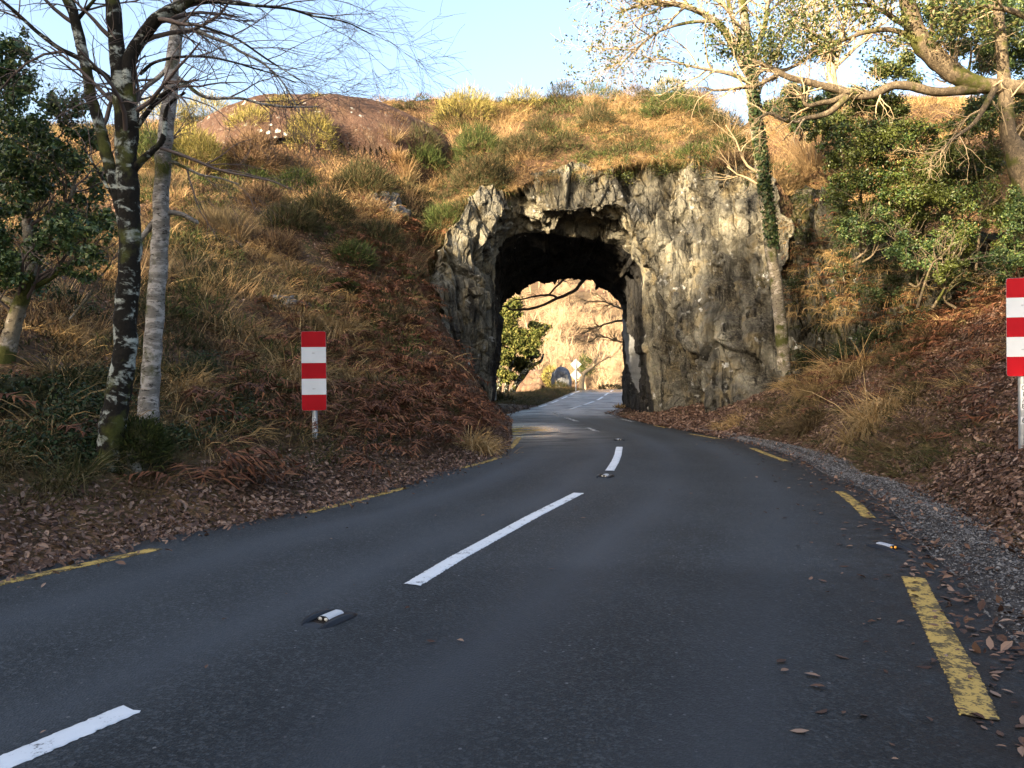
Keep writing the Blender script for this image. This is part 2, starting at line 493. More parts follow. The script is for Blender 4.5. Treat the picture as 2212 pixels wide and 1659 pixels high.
def hit(u, v, y0=4.0, y1=36.2, step=0.04):
    """Where the line of sight through (u, v) first meets the land."""
    y = np.arange(y0, y1, step)
    x = (u - 1106) / 1719 * y
    z = CAM_H - (v - 812) / 1719 * y
    d = z - H(x, y)
    i = np.nonzero(d <= 0)[0]
    i = i[0] if len(i) else len(y) - 1
    return np.array([x[i], y[i], float(H(x[i], y[i]))])

# ---- ground sheet to the horizon
gm = plain("valley_ground", (0.085, 0.066, 0.035), 0.95, 0, 0.5, 0.15)
n = 60
ga = np.concatenate([-np.geomspace(1500, 8, n // 2), np.geomspace(8, 1500, n // 2)])
gx, gy = np.meshgrid(ga, ga + 20, indexing='ij')
rr = np.hypot(gx, gy - 20)
gz = -0.35 - 0.012 * np.maximum(0, rr - 60)
tag(mesh("ground", np.stack([gx, gy, np.maximum(gz, -7)], -1), grid_faces(n, n), gm), kind="structure")

# ---- hillside
xs = np.arange(-34, 26.01, 0.2); ys = np.arange(-12, 40.6, 0.2)
hx, hy = np.meshgrid(xs, ys, indexing='ij')
hz = H(hx, hy)
F = grid_faces(len(xs), len(ys))
cx = hx.ravel()[F].mean(1); cyy = hy.ravel()[F].mean(1)
zmin = hz.ravel()[F].min(1); zmax = hz.ravel()[F].max(1)
fyc = np.interp(cx, FACE_X, FACE_Y)
inport = (cx > -2.9) & (cx < 8.1)
steep = (zmax - zmin) > 1.6
kill = inport & steep & (np.abs(cyy - fyc) < 1.2)
kill |= (cx > XL(cyy) + 0.4) & (cx < XR(cyy) - 0.4) & (zmax < 0.3)                  # under the carriageway
kill |= (cx > -2.2) & (cx < 7.4) & (cyy > 36.4)                                      # the far mouth
hill = mesh("hillside", np.stack([hx, hy, hz], -1), F[~kill], M["soil"])
tag(hill, kind="structure")

# ---- road
yy = np.concatenate([np.arange(-10, 2, .25), np.arange(2, 12, .1), np.arange(12, 45, 0.25), np.arange(45, 95, 1.0)])
nx = 25
s = np.linspace(0, 1, nx)
lx = XL(yy) - 0.22; rx = XR(yy) + np.interp(yy, [0, 20, 26, 34], [0.55, 0.5, 0.25, 0.3])
rxg = lx[:, None] + (rx - lx)[:, None] * s[None]
ryg = np.repeat(yy[:, None], nx, 1)
mid = 1 - (2 * s - 1) ** 2
rzg = road_z(yy)[:, None] + 0.05 * mid[None] - 0.03
ss = (rxg - XL(yy)[:, None]) / (XR(yy) - XL(yy))[:, None]
seam = sstep(.42, .55, ss) * (1 - sstep(5.55, 5.95, ryg + .12 * fbm2(rxg * 1.5, ryg * .3, 3, 15)))
track = sum(np.exp(-((ss - c) / 0.045) ** 2) for c in (0.16, 0.38, 0.62, 0.84)) * (0.35 + 0.65 * np.clip(.5 + fbm2(rxg * .5, ryg * .25, 3, 5), 0, 1))
wet = np.exp(-((ryg - 20.5) / 3.6) ** 2) * np.clip(1.25 - ss * 2.2, 0, 1) + 0.45 * sstep(24, 30, ryg) + 0.5 * sstep(50, 60, ryg)
dirt = sstep(0.86, 1.02, ss) + 0.6 * sstep(0.05, -0.03, ss)
road = mesh("road", np.stack([rxg, ryg, rzg], -1), grid_faces(len(yy), nx), M["asphalt"],
            attrs={"track": track.ravel(), "seam": seam.ravel(), "wet": np.clip(wet, 0, 1).ravel(), "dirt": np.clip(dirt, 0, 1).ravel()})
tag(road, kind="structure")

def road_h(x, y):
    y = np.asarray(y, dtype=float)
    lx = XL(y) - .22; rx = XR(y) + np.interp(y, [0, 20, 26, 34], [0.55, 0.5, 0.25, 0.3])
    s = np.clip((x - lx) / (rx - lx), 0, 1)
    return road_z(y) + 0.05 * (1 - (2 * s - 1) ** 2) - 0.03

def dash(name, pts, width, mat, ragged=0.003):
    """A painted dash along measured road points, its edges a little ragged."""
    pts = np.array([p[:2] for p in pts])
    d = np.concatenate([[0], np.cumsum(np.hypot(*np.diff(pts, axis=0).T))])
    n = max(8, int(d[-1] / 0.014)); n = min(n, 400)
    t = np.linspace(0, d[-1], n)
    c = np.stack([np.interp(t, d, pts[:, 0]), np.interp(t, d, pts[:, 1])], 1)
    for _ in range(6):
        c[1:-1] = (c[:-2] + c[1:-1] * 2 + c[2:]) / 4
    tg = np.gradient(c, axis=0); tg /= np.linalg.norm(tg, axis=1)[:, None]
    nr = np.stack([-tg[:, 1], tg[:, 0]], 1)
    w = np.array([-.5, -.46, -.2, .2, .46, .5])
    off = w[None] * width + (np.abs(w) > .4)[None] * rng.normal(0, ragged, (n, 6))
    V = c[:, None] + nr[:, None] * off[..., None]
    endn = rng.normal(0, ragged * 2, 6)
    V[0] -= tg[0] * endn[:, None]; V[-1] += tg[-1] * endn[:, None]
    z = road_h(V[..., 0], V[..., 1]) + 0.006
    z[:, [0, -1]] -= 0.004
    return mesh(name, np.concatenate([V, z[..., None]], -1), grid_faces(n, 6), mat, road)

g = lambda *uv: [G(u, v) for u, v in uv]
WP, YP = M["white_paint"], M["yellow_paint"]
dash("centre_line_dash", g((-160, 1728), (60, 1638), (281, 1543)), .125, WP)
dash("centre_line_dash", g((889, 1271), (980, 1215), (1070, 1165), (1160, 1115), (1250, 1069)), .125, WP)
dash("centre_line_dash", g((1317, 1020), (1329, 1000), (1335, 985), (1338, 968)), .125, WP)
for a, b in (((1290, 934), (1270, 926)), ((1246, 912), (1222, 903)), ((1208, 897), (1196, 892))):
    dash("centre_line_dash", g(a, b), .10, M["faded_paint"], .02)
cx_ = lambda y: (XL(y) + XR(y)) / 2 - .05
for y0 in (33.0, 38.2, 43.8, 49.6, 56):
    ys_ = np.linspace(y0, y0 + 3.9, 6)
    dash("centre_line_dash", [np.array([cx_(y), y]) for y in ys_], .14, WP)
dash("edge_line_dash", g((2116, 1545), (2086, 1465), (2040, 1378), (2000, 1300), (1973, 1243)), .15, YP, .004)
dash("edge_line_dash", g((1878, 1116), (1852, 1088), (1815, 1060)), .12, YP, .006)
dash("edge_line_dash", g((1700, 995), (1660, 981), (1625, 967)), .12, YP, .006)
dash("edge_line_dash", g((1555, 947), (1490, 937)), .12, YP, .006)
dash("edge_line_dash", g((1440, 923), (1415, 918)), .10, YP, .006)
dash("edge_line_dash", g((-120, 1284), (0, 1253), (170, 1217), (340, 1181)), .13, YP, .004)
dash("edge_line_dash", g((663, 1103), (770, 1077), (876, 1050)), .12, YP, .005)
dash("edge_line_dash", g((993, 1009), (1040, 998), (1078, 986)), .12, YP, .005)
dash("edge_line_dash", g((1101, 967), (1113, 955), (1122, 943)), .12, YP, .005)
for y0 in (24.5, 28.0, 31.6):
    dash("edge_line_dash", [np.array([XR(y) - .05, y]) for y in np.linspace(y0, y0 + 1.6, 5)], .10, M["faded_paint"], .012)
for y0 in (36, 41, 46, 51, 56):
    dash("edge_line_dash", [np.array([XL(y) + .1, y]) for y in np.linspace(y0, y0 + 3, 5)], .12, WP)

# ---- rock tunnel: near face, bore and far face
# columns round the arch, (u, v, y) of the inner edge, of the lip and of the outer rim
COL = [
    ((1056, 922, 27.2), (1000, 925, 26.2), (930, 915, 25.4)),
    ((1062, 820, 27.6), (1008, 805, 26.3), (930, 800, 25.6)),
    ((1071, 720, 28.0), (1014, 700, 26.5), (934, 690, 26.0)),
    ((1069, 625, 28.2), (1020, 600, 26.8), (937, 585, 26.4)),
    ((1077, 550, 28.4), (1052, 505, 27.1), (966, 480, 26.9)),
    ((1104, 512, 28.8), (1090, 452, 27.4), (1045, 408, 27.5)),
    ((1140, 506, 29.4), (1132, 464, 28.6), (1118, 402, 28.5)),
    ((1190, 505, 29.4), (1180, 462, 27.4), (1172, 380, 27.5)),
    ((1250, 507, 29.4), (1250, 457, 27.2), (1270, 362, 27.4)),
    ((1310, 520, 29.3), (1335, 443, 27.1), (1390, 337, 27.3)),
    ((1355, 546, 29.1), (1395, 490, 26.9), (1470, 340, 26.8)),
    ((1384, 582, 29.0), (1440, 560, 26.4), (1560, 345, 25.7)),
    ((1394, 650, 28.9), (1480, 665, 25.8), (1682, 400, 24.0)),
    ((1401, 750, 28.8), (1510, 770, 25.2), (1698, 640, 22.6)),
    ((1407, 850, 28.6), (1530, 860, 24.8), (1712, 800, 21.9)),
    ((1411, 922, 28.4), (1540, 925, 24.6), (1722, 925, 21.4)),
]
FAR = [(1050, 892), (1060, 830), (1066, 760), (1072, 700), (1080, 668), (1098, 642), (1140, 624), (1185, 615), (1225, 611), (1258, 612), (1298, 629), (1328, 652), (1343, 695), (1346, 760), (1347, 830), (1347, 892)]
FAR_Y = 35.8
unit_ = lambda a: a / (np.linalg.norm(a, axis=-1, keepdims=True) + 1e-9)
KU, KR, KB = 760, 260, 90
def cr(ctrl, t):
    """Catmull-Rom through rows of ctrl at parameters t in 0..len-1."""
    ctrl = np.asarray(ctrl, float)
    c = np.concatenate([[2 * ctrl[0] - ctrl[1]], ctrl, [2 * ctrl[-1] - ctrl[-2]]])
    i = np.clip(np.floor(t).astype(int), 0, len(ctrl) - 2); f = (t - i)[:, None]
    p0, p1, p2, p3 = c[i], c[i + 1], c[i + 2], c[i + 3]
    return 0.5 * ((2 * p1) + (-p0 + p2) * f + (2 * p0 - 5 * p1 + 4 * p2 - p3) * f ** 2 + (-p0 + 3 * p1 - 3 * p2 + p3) * f ** 3)
tu = np.linspace(0, len(COL) - 1, KU)
inner = cr([P(*c[0]) for c in COL], tu)
lip = cr([P(*c[1]) for c in COL], tu)
outer = cr([P(*c[2]) for c in COL], tu)
_j = np.stack([fbm(outer * 1.1, 4, 201), .6 * fbm(outer * .9, 3, 202), fbm(outer * 1.3, 4, 203)], -1)
outer = outer + _j * np.array([.55, .6, .65]) * sstep(0, 1.5, tu)[:, None] * sstep(15, 13.5, tu)[:, None]
farr = cr([P(u, v, FAR_Y) for u, v in FAR], tu)
r = np.linspace(0, 1, KR)
wm = np.where(r < .32, r / .32, 1)[None, :, None]; wo = np.where(r < .32, 0, (r - .32) / .68)[None, :, None]
face = inner[:, None] * (1 - wm) + lip[:, None] * (wm - wo) + outer[:, None] * wo
tuck = [outer + np.array([(0, .6, -.15)]) , outer + np.array([(0, 1.6, -.7)])]
face = np.concatenate([face, np.stack(tuck, 1)], 1)
nR = face.shape[1]
def normals(g):
    a = np.gradient(g, axis=0); b_ = np.gradient(g, axis=1)
    n_ = np.cross(a, b_)
    return n_ / (np.linalg.norm(n_, axis=-1, keepdims=True) + 1e-9)
fn = normals(face)
def blur(a, k):
    for ax in (0, 1):
        c_ = np.cumsum(np.concatenate([np.repeat(np.take(a, [0], ax), k + 1, ax), a, np.repeat(np.take(a, [-1], ax), k, ax)], ax), ax)
        n_ = a.shape[ax]
        a = (np.take(c_, np.arange(2 * k + 1, 2 * k + 1 + n_), ax) - np.take(c_, np.arange(0, n_), ax)) / (2 * k + 1)
    return a
fn = np.where((fn[..., 1:2] > 0) & (np.abs(fn[..., 2:3]) < .9), -fn, fn)
fn = blur(blur(fn, 14), 14); fn /= np.linalg.norm(fn, axis=-1, keepdims=True) + 1e-9
def rock_disp(p, amp=1.0):
    # leaning joint blocks: each cell is a tilted plane, with open joints between
    q = np.stack([p[..., 0] + p[..., 2] * 0.24, p[..., 1], p[..., 2] * 0.40 - p[..., 0] * .10], -1)
    q = q + 0.05 * np.stack([fbm(p * 2.2, 2, 31), fbm(p * 2.2, 2, 37), fbm(p * 2.2, 2, 41)], -1)
    def block(sc, off, seed):
        f1, f2, cid, cv = worley(q * sc + off, seed)
        a, b_ = cid * 2 - 1, (cid * 7.31) % 1 * 2 - 1
        w_ = sstep(0, .07, f2 - f1)
        return ((cid * 3.7) % 1 - .5) * w_, (cv[..., 0] * a + cv[..., 2] * b_) * w_, np.exp(-np.maximum(0, f2 - f1) * 40)
    o1, t1, c1 = block(.50, 0, 11); o2, t2, c2 = block(1.25, 5, 23); o3, t3, c3 = block(3.0, 9, 47); o4, t4, c4 = block(6.5, 3, 53)
    d = .50 * o1 + .44 * t1 - .10 * c1 + .17 * o2 + .28 * t2 - .05 * c2 + .085 * o3 + .17 * t3 - .02 * c3 + .03 * o4 + .07 * t4
    return amp * (d + 0.22 * fbm(p * .45, 3, 1) + .045 * fbm(p * 4.5, 4, 6))
amp = np.ones(nR); amp[-2:] = 0.2
disp = rock_disp(face) * amp[None]
GROOVES = [((1533, 555, 25.6), (1606, 850, 24.6), .42, .17), ((1570, 555, 25.2), (1634, 780, 24.3), .36, .15), ((1478, 600, 26.2), (1516, 800, 25.3), .22, .10), ((1612, 620, 24.8), (1668, 900, 23.6), .22, .10),
           ((1640, 420, 24.8), (1690, 640, 23.2), .20, .12), ((1433, 650, 27), (1462, 890, 26.2), .20, .12), ((1030, 515, 27.2), (1053, 735, 26.3), .30, .12), ((975, 560, 26.8), (1004, 760, 26.0), .20, .10),
           ((1330, 350, 27.3), (1362, 440, 27.0), .22, .10), ((1235, 372, 27.4), (1222, 455, 27.3), .18, .09), ((1420, 350, 27), (1450, 520, 26.6), .22, .12), ((1500, 350, 26.5), (1545, 560, 25.6), .2, .14)]
dark_tone = np.zeros(disp.shape)  # mask for darker rock colour, follows the carved grooves
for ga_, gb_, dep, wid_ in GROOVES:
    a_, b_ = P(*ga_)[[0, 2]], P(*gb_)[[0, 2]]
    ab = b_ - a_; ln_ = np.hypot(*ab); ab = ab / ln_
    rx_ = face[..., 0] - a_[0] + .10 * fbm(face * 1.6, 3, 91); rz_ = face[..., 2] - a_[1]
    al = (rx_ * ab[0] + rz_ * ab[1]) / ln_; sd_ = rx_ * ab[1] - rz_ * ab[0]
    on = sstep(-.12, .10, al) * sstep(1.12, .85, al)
    dark_tone = np.maximum(dark_tone, on * np.exp(-(sd_ / (wid_ * 1.15)) ** 2) * min(1, dep * 3.2))
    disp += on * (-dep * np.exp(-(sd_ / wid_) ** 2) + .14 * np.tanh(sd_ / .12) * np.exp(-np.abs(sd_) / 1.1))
# dark streaks down the lower flank, darker again round the foot
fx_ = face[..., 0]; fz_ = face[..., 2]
low_dark = sstep(.05, .35, fbm(np.stack([fx_ * 1.5 + fz_ * .36, fz_ * .16, 0 * fx_], -1), 4, 61)) * sstep(5.5, 2.0, fz_) * .75
dark_tone = np.clip(np.maximum(dark_tone, np.maximum(low_dark, .6 * sstep(1.2, .2, fz_ + .5 * fbm(face * 1.2, 3, 62)))), 0, 1)
rr_ = np.concatenate([r, [1, 1]])
disp *= (0.45 + 0.55 * sstep(0, .12, rr_))[None]
face = face + fn * disp[..., None]
tun = empty("rock_tunnel", (2.0, 27.5, 0), "rough grey rock tunnel cut through the hill, road running through its dark opening", "tunnel")
mesh("rock_face", face, grid_faces(KU, nR), M["rock"], tun, smooth=False, attrs={"dark_tone": dark_tone.ravel()})
w = np.linspace(0, 1, KB)[None, :, None]
bore = face[:, 0][:, None] * (1 - w) + farr[:, None] * w
cen = bore.mean(0, keepdims=True) * [1, 1, 0] + [0, 0, 2.0]
bn = unit_((bore - cen) * [1, 0, 1])
bd = 0.5 * rock_disp(bore) * sstep(0, .15, w[..., 0])
bore2 = bore + bn * bd[..., None]
# smooth slab-shaped patch of paler colour on the wall of the bore
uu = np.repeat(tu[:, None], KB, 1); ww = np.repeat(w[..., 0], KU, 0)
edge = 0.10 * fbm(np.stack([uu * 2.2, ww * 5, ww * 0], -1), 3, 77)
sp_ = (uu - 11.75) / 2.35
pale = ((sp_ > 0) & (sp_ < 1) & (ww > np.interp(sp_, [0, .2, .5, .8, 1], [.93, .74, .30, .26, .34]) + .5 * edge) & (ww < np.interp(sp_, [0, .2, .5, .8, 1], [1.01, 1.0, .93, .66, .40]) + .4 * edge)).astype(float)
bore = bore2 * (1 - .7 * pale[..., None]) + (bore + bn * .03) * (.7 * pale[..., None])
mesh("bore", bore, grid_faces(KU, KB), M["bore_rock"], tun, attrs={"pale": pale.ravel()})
ctr = np.array([2.4, 36.6, 3.0])
wb = np.linspace(0, 1, 24)[None, :, None]
outf = ctr + (farr - ctr) / np.linalg.norm((farr - ctr) * [1, 0, 1], axis=1)[:, None] * 11.5
outf[:, 1] = 37.6
back = bore[:, -1][:, None] * (1 - wb) + outf[:, None] * wb
back = back + np.array([0, 1, 0]) * (0.6 * rock_disp(back) * sstep(0, .2, wb[..., 0]))[..., None]
mesh("rear_face", back, grid_faces(KU, 24), M["rock"], tun)

# ------------------------------------------------------------------ plants: builders
def unit(a):
    return a / (np.linalg.norm(a, axis=-1, keepdims=True) + 1e-9)

def rdir(n, up=0.0):
    d = rng.normal(size=(n, 3)); d[:, 2] = d[:, 2] + up
    return unit(d)

def blades(base, d, length, width, droop, seg=3):
    """Tapering strips, one per base point: (V, F)."""
    n = len(base)
    side = unit(np.cross(d, rng.normal(size=(n, 3))))
    V = np.zeros((n, seg * 2 + 1, 3))
    for k in range(seg + 1):
        t = k / seg
        c = base + d * (length * t)[:, None]
        c[:, 2] -= droop * length * t * t
        if k < seg:
            w = (width * (1 - 0.75 * t))[:, None] * 0.5
            V[:, 2 * k] = c - side * w; V[:, 2 * k + 1] = c + side * w
        else:
            V[:, -1] = c
    f = []
    for k in range(seg - 1):
        f += [(2 * k, 2 * k + 1, 2 * k + 3), (2 * k, 2 * k + 3, 2 * k + 2)]
    f.append((2 * seg - 2, 2 * seg - 1, 2 * seg))
    F = (np.array(f)[None] + (np.arange(n) * (2 * seg + 1))[:, None, None]).reshape(-1, 3)
    return V.reshape(-1, 3), F

def tussocks(c, per, ln, wd, spread, droop, up=1.0, lean=None, seg=3):
    """Grass tussocks: PER blades fanning from each centre c (n, 3)."""
    n = len(c)
    size = np.exp(rng.normal(0, .28, n))
    b = np.repeat(c, per, 0); sz = np.repeat(size, per)
    a = rng.uniform(0, 2 * np.pi, n * per); q = np.sqrt(rng.uniform(0, 1, n * per))
    out = np.stack([np.cos(a), np.sin(a), 0 * a], 1)
    b = b + out * (q * spread * sz)[:, None]
    b[:, 2] -= 0.03
    d = out * (0.25 + 0.65 * q[:, None]) + rng.normal(0, .22, (n * per, 3))
    d[:, 2] = np.abs(d[:, 2]) + up
    if lean is not None:
        d = d + np.asarray(lean)
    d = unit(d)
    l = ln * sz * rng.uniform(.45, 1.15, n * per)
    return blades(b, d, l, wd * rng.uniform(.6, 1.3, n * per), droop * rng.uniform(.4, 1.5, n * per), seg)

def mound(c, rx, ry, rz, n, ln, wd, droop=.1, spiky=.6, down=-0.15):
    """A rounded bush of short shoots: lumpy half-ellipsoid."""
    d = rdir(n); d[:, 2] = np.where(d[:, 2] < down, -d[:, 2], d[:, 2])
    lump = 1 + 0.22 * fbm(d * 2.2 + c * 1.7, 3, 55)
    q = rng.uniform(.45, 1.0, n) ** .6
    b = c + d * np.array([rx, ry, rz]) * (lump * q)[:, None]
    dd = unit(d * spiky + rng.normal(0, .38, (n, 3)) + [0, 0, .45])
    return blades(b, dd, ln * rng.uniform(.5, 1.3, n), wd * rng.uniform(.7, 1.3, n), np.full(n, droop), 2)

def leaves(c, nrm, size, fold=.35, asp=.55):
    """Leaf-shaped folded pairs of quads lying square to nrm."""
    n = len(c)
    t = unit(np.cross(nrm, rng.normal(size=(n, 3))))
    b = np.cross(nrm, t)
    s = size[:, None]; w = s * asp
    lift = nrm * s * fold * rng.uniform(-.6, 1.2, (n, 1))
    V = np.stack([c - t * s, c - t * s * .35 + b * w * .8 + lift * .6, c + t * s * .3 + b * w * .8 + lift * .7,
                  c + t * s + lift * .4, c + t * s * .3 - b * w * .8 + lift * .7, c - t * s * .35 - b * w * .8 + lift * .6], 1)
    F = (np.array([(0, 1, 2, 3), (0, 3, 4, 5)])[None] + (np.arange(n) * 6)[:, None, None]).reshape(-1, 4)
    return V.reshape(-1, 3), F

def simple_leaves(c, nrm, size, asp=.5):
    n = len(c)
    t = unit(np.cross(nrm, rng.normal(size=(n, 3)))); b = np.cross(nrm, t); s = size[:, None]
    V = np.stack([c - t * s, c + b * s * asp + nrm * s * .18, c + t * s, c - b * s * asp + nrm * s * .18], 1)
    F = (np.array([(0, 1, 2), (0, 2, 3)])[None] + (np.arange(n) * 4)[:, None, None]).reshape(-1, 3)
    return V.reshape(-1, 3), F

def ragged(centers, radii, k=9, f=(.20, .52), out=(.35, 1.15)):
    """Break round clumps into many uneven sprays."""
    C, Q = [], []
    for c, r in zip(np.asarray(centers, float), np.asarray(radii, float)):
        for _ in range(k):
            d = rdir(1)[0]
            C.append(c + d * r * random.uniform(*out) * np.array([1, 1, .85])); Q.append(r * random.uniform(*f))
    return np.array(C), np.array(Q)

def cloud(centers, radii, n, size, upbias=.35, flat=.8):
    """Leaves spread through clumps; more of them near each clump's skin."""
    radii = np.asarray(radii, float); centers = np.asarray(centers, float)
    pr = radii ** 2; k = rng.choice(len(centers), n, p=pr / pr.sum())
    d = rdir(n)
    q = rng.uniform(0, 1, n) ** .45
    c = centers[k] + d * (radii[k] * q * (1 + .3 * rng.normal(size=n)))[:, None] * np.array([1, 1, flat])
    nrm = unit(d * .6 + rng.normal(0, .7, (n, 3)) + [0, 0, upbias])
    return simple_leaves(c, nrm, size * rng.uniform(.6, 1.35, n))

def fronds(base, heading, ln, rise, pinnae=13):
    """Dead bracken fronds: an arching stalk with two rows of leaflets."""
    n = len(base)
    hd = np.stack([np.cos(heading), np.sin(heading), 0 * heading], 1)
    sd = np.stack([-np.sin(heading), np.cos(heading), 0 * heading], 1)
    def at(t):
        t = np.asarray(t)
        return base + hd * (ln * (t * .55 + .45 * t * t))[:, None] + np.array([0, 0, 1.0]) * (ln * rise * (t * 1.5 - 1.35 * t * t))[:, None]
    ts = np.linspace(0, 1, 8)
    pts = np.stack([at(np.full(n, t)) for t in ts], 1)
    w = 0.006
    S = np.stack([pts - sd[:, None] * w, pts + sd[:, None] * w], 2).reshape(n, 16, 3)
    f = []
    for k in range(7):
        f += [(2 * k, 2 * k + 1, 2 * k + 3), (2 * k, 2 * k + 3, 2 * k + 2)]
    parts = [(S.reshape(-1, 3), (np.array(f)[None] + (np.arange(n) * 16)[:, None, None]).reshape(-1, 3))]
    for i in range(pinnae):
        t = .22 + .78 * (i + .5) / pinnae
        wid = .34 * (1 - ((t - .22) / .78)) ** .8 + .03
        a, b = at(np.full(n, t - .018)), at(np.full(n, t + .022))
        for sg in (-1, 1):
            tip = (a + b) / 2 + sd * (sg * wid * ln * rng.uniform(.7, 1.15, n))[:, None] + hd * (.09 * ln)[:, None] + rng.normal(0, .03, (n, 3)) - np.array([0, 0, .07]) * rng.uniform(0, 2, (n, 1)) * ln[:, None]
            parts.append((np.stack([a, b, tip], 1).reshape(-1, 3), np.arange(3 * n).reshape(n, 3)))
    return merge(parts)

def tube(pts, rad, sides=6, rough=0.0, seed=0):
    pts = np.asarray(pts, float); rad = np.asarray(rad, float)
    n = len(pts)
    t = unit(np.gradient(pts, axis=0))
    m = t.mean(0); ref = np.array([1.0, 0, 0]) if abs(m[0]) < .6 * np.linalg.norm(m) + 1e-6 else np.array([0, 1.0, 0])
    a = unit(np.cross(t, ref)); b = np.cross(t, a)
    th = np.linspace(0, 2 * np.pi, sides, endpoint=False)
    rr = rad[:, None] * np.ones(sides)[None]
    ring = a[:, None] * np.cos(th)[None, :, None] + b[:, None] * np.sin(th)[None, :, None]
    V = pts[:, None] + ring * rr[..., None]
    if rough:
        k = 1.4 / max(rad.max(), .02)
        V = V + ring * (rr * rough * fbm(V * min(k, 14), 3, 60 + seed))[..., None]
    i, j = np.meshgrid(np.arange(n - 1), np.arange(sides), indexing='ij')
    j2 = (j + 1) % sides
    F = np.stack([i * sides + j, i * sides + j2, (i + 1) * sides + j2, (i + 1) * sides + j], -1).reshape(-1, 4)
    V = np.concatenate([V.reshape(-1, 3), pts[-1:] + t[-1:] * rad[-1]])
    e = len(V) - 1
    cap = np.stack([(n - 1) * sides + np.arange(sides), (n - 1) * sides + (np.arange(sides) + 1) % sides, np.full(sides, e)], -1)
    return V, [F, cap]

def smooth_line(ctrl, n):
    ctrl = np.asarray(ctrl, float)
    return cr(ctrl, np.linspace(0, len(ctrl) - 1, n))

def limb(ctrl, y, w, n=None, sides=10, rough=.18, wob=0.0, seed=0):
    """A limb through photo points (u, v[, y]) at distance y, w its width in photo pixels along it."""
    pts = np.array([P(c[0], c[1], c[2] if len(c) > 2 else y) for c in ctrl])
    ys = np.array([c[2] if len(c) > 2 else y for c in ctrl])
    n = n or max(8, 6 * len(ctrl))
    q = smooth_line(pts, n)
    if wob:
        q = q + wob * np.stack([fbm(q * 2.5, 2, 80 + seed), fbm(q * 2.5, 2, 90 + seed), fbm(q * 2.5, 2, 70 + seed)], -1)
    ww = np.interp(np.linspace(0, 1, n), np.linspace(0, 1, len(w)), w) * np.interp(np.linspace(0, 1, n), np.linspace(0, 1, len(ys)), ys) / 1719 / 2
    return q, ww

def grow(out, pts, rad, n, ln, lvl, gnarl=.25, up=0.0, ang=(.5, 1.1), lo=.25, rmin=.0028, shrink=.55, kids=(5, 4), pref=None):
    """Side branches off a limb, recursively, appended to OUT as (points, radii)."""
    for _ in range(n):
        t = random.uniform(lo, 1.0)
        i = t * (len(pts) - 1); k = min(int(i), len(pts) - 2); f = i - k
        p = pts[k] * (1 - f) + pts[k + 1] * f
        d = pts[k + 1] - pts[k]; d = d / (np.linalg.norm(d) + 1e-9)
        r0 = max(rmin, min((rad[k] * (1 - f) + rad[k + 1] * f) * random.uniform(.45, .7), .02 * ln + .004))
        a = np.cross(d, rng.normal(size=3)); a /= np.linalg.norm(a) + 1e-9
        th = random.uniform(*ang)
        dd = d * math.cos(th) + a * math.sin(th)
        if pref is not None:
            dd = dd + np.asarray(pref)
        dd /= np.linalg.norm(dd)
        l = ln * random.uniform(.6, 1.25) * (1.15 - .5 * t)
        m = 7 if lvl > 0 else 5
        q = [p]
        for j in range(m):
            dd = dd + rng.normal(0, gnarl, 3) * .55 + np.array([0, 0, up * .16])
            dd /= np.linalg.norm(dd)
            q.append(q[-1] + dd * l / m)
        q = np.array(q); rr = np.linspace(r0, max(rmin * .7, r0 * .3), m + 1)
        out.append((q, rr))
        if lvl > 0:
            grow(out, q, rr, random.randint(kids[0] - 2, kids[0] + 1) if len(kids) else 3, ln * shrink, lvl - 1, gnarl, up, ang, .2, rmin, shrink, kids[1:] or kids, pref if pref is None else np.asarray(pref) * .6)

def twigs_mesh(name, tw, mat, parent):
    return mesh(name, *merge([tube(q, r, 5 if r[0] > .02 else 3) for q, r in tw]), mat, parent)

def bark(name, base, pale, dark, moss=0.0, band=(2.0, 2.0, 7.0), thr=.5, warm=None):
    m, nt, b = new_mat(name)
    p = mapping(nt); ps = mapping(nt, band)
    f = noise(nt, ps, 2.2, 6, .65, .5); g_ = noise(nt, p, 24, 5, .7); h = noise(nt, ps, 7.0, 4, .7)
    c = mixc(nt, g_, tuple(x * .75 for x in base), tuple(min(1, x * 1.2) for x in base))
    c = mixc(nt, maprange(nt, f, thr, thr + .08), c, mixc(nt, g_, tuple(x * .8 for x in pale), pale))
    c = mixc(nt, maprange(nt, h, .55, .63, 0, .9), c, dark)
    if moss:
        mo = noise(nt, p, 1.7, 5, .6)
        c = mixc(nt, maprange(nt, mo, .62 - moss * .25, .70 - moss * .25), c, mixc(nt, g_, (.028, .034, .010), (.095, .095, .025)))
    L(nt, c, b.inputs["Base Color"])
    b.inputs["Roughness"].default_value = .85
    bump(nt, b, math_(nt, 'ADD', g_, h), .8, .02)
    return m

M["birch_bark"] = bark("birch_bark", (.19, .175, .155), (.43, .40, .365), (.030, .025, .021), .25, (1.8, 1.8, 4.5), .48)
M["dark_bark"] = bark("mossy_birch_bark", (.014, .012, .009), (.36, .38, .33), (.018, .015, .012), .3, (2.2, 2.2, 3.2), .525)
M["oak_bark"] = bark("oak_bark", (.105, .082, .055), (.20, .155, .10), (.035, .026, .018), .35, (7, 7, 4), .50)
M["ivy_birch_bark"] = bark("lichen_birch_bark", (.17, .145, .105), (.36, .32, .265), (.035, .028, .022), .45, (2.2, 2.2, 3.2), .52)
M["twig"] = plain("grey_twig", (.125, .095, .082), .8, 0, .3, 5)
M["tan_twig"] = plain("tan_twig", (.34, .26, .16), .8, 0, .3, 5)
M["holly_dark"] = foliage_mat("dark_holly_leaf", [(.018, .036, .016), (.036, .068, .024), (.056, .098, .030), (.095, .135, .040), (.17, .19, .05)], .42, .15, .35)
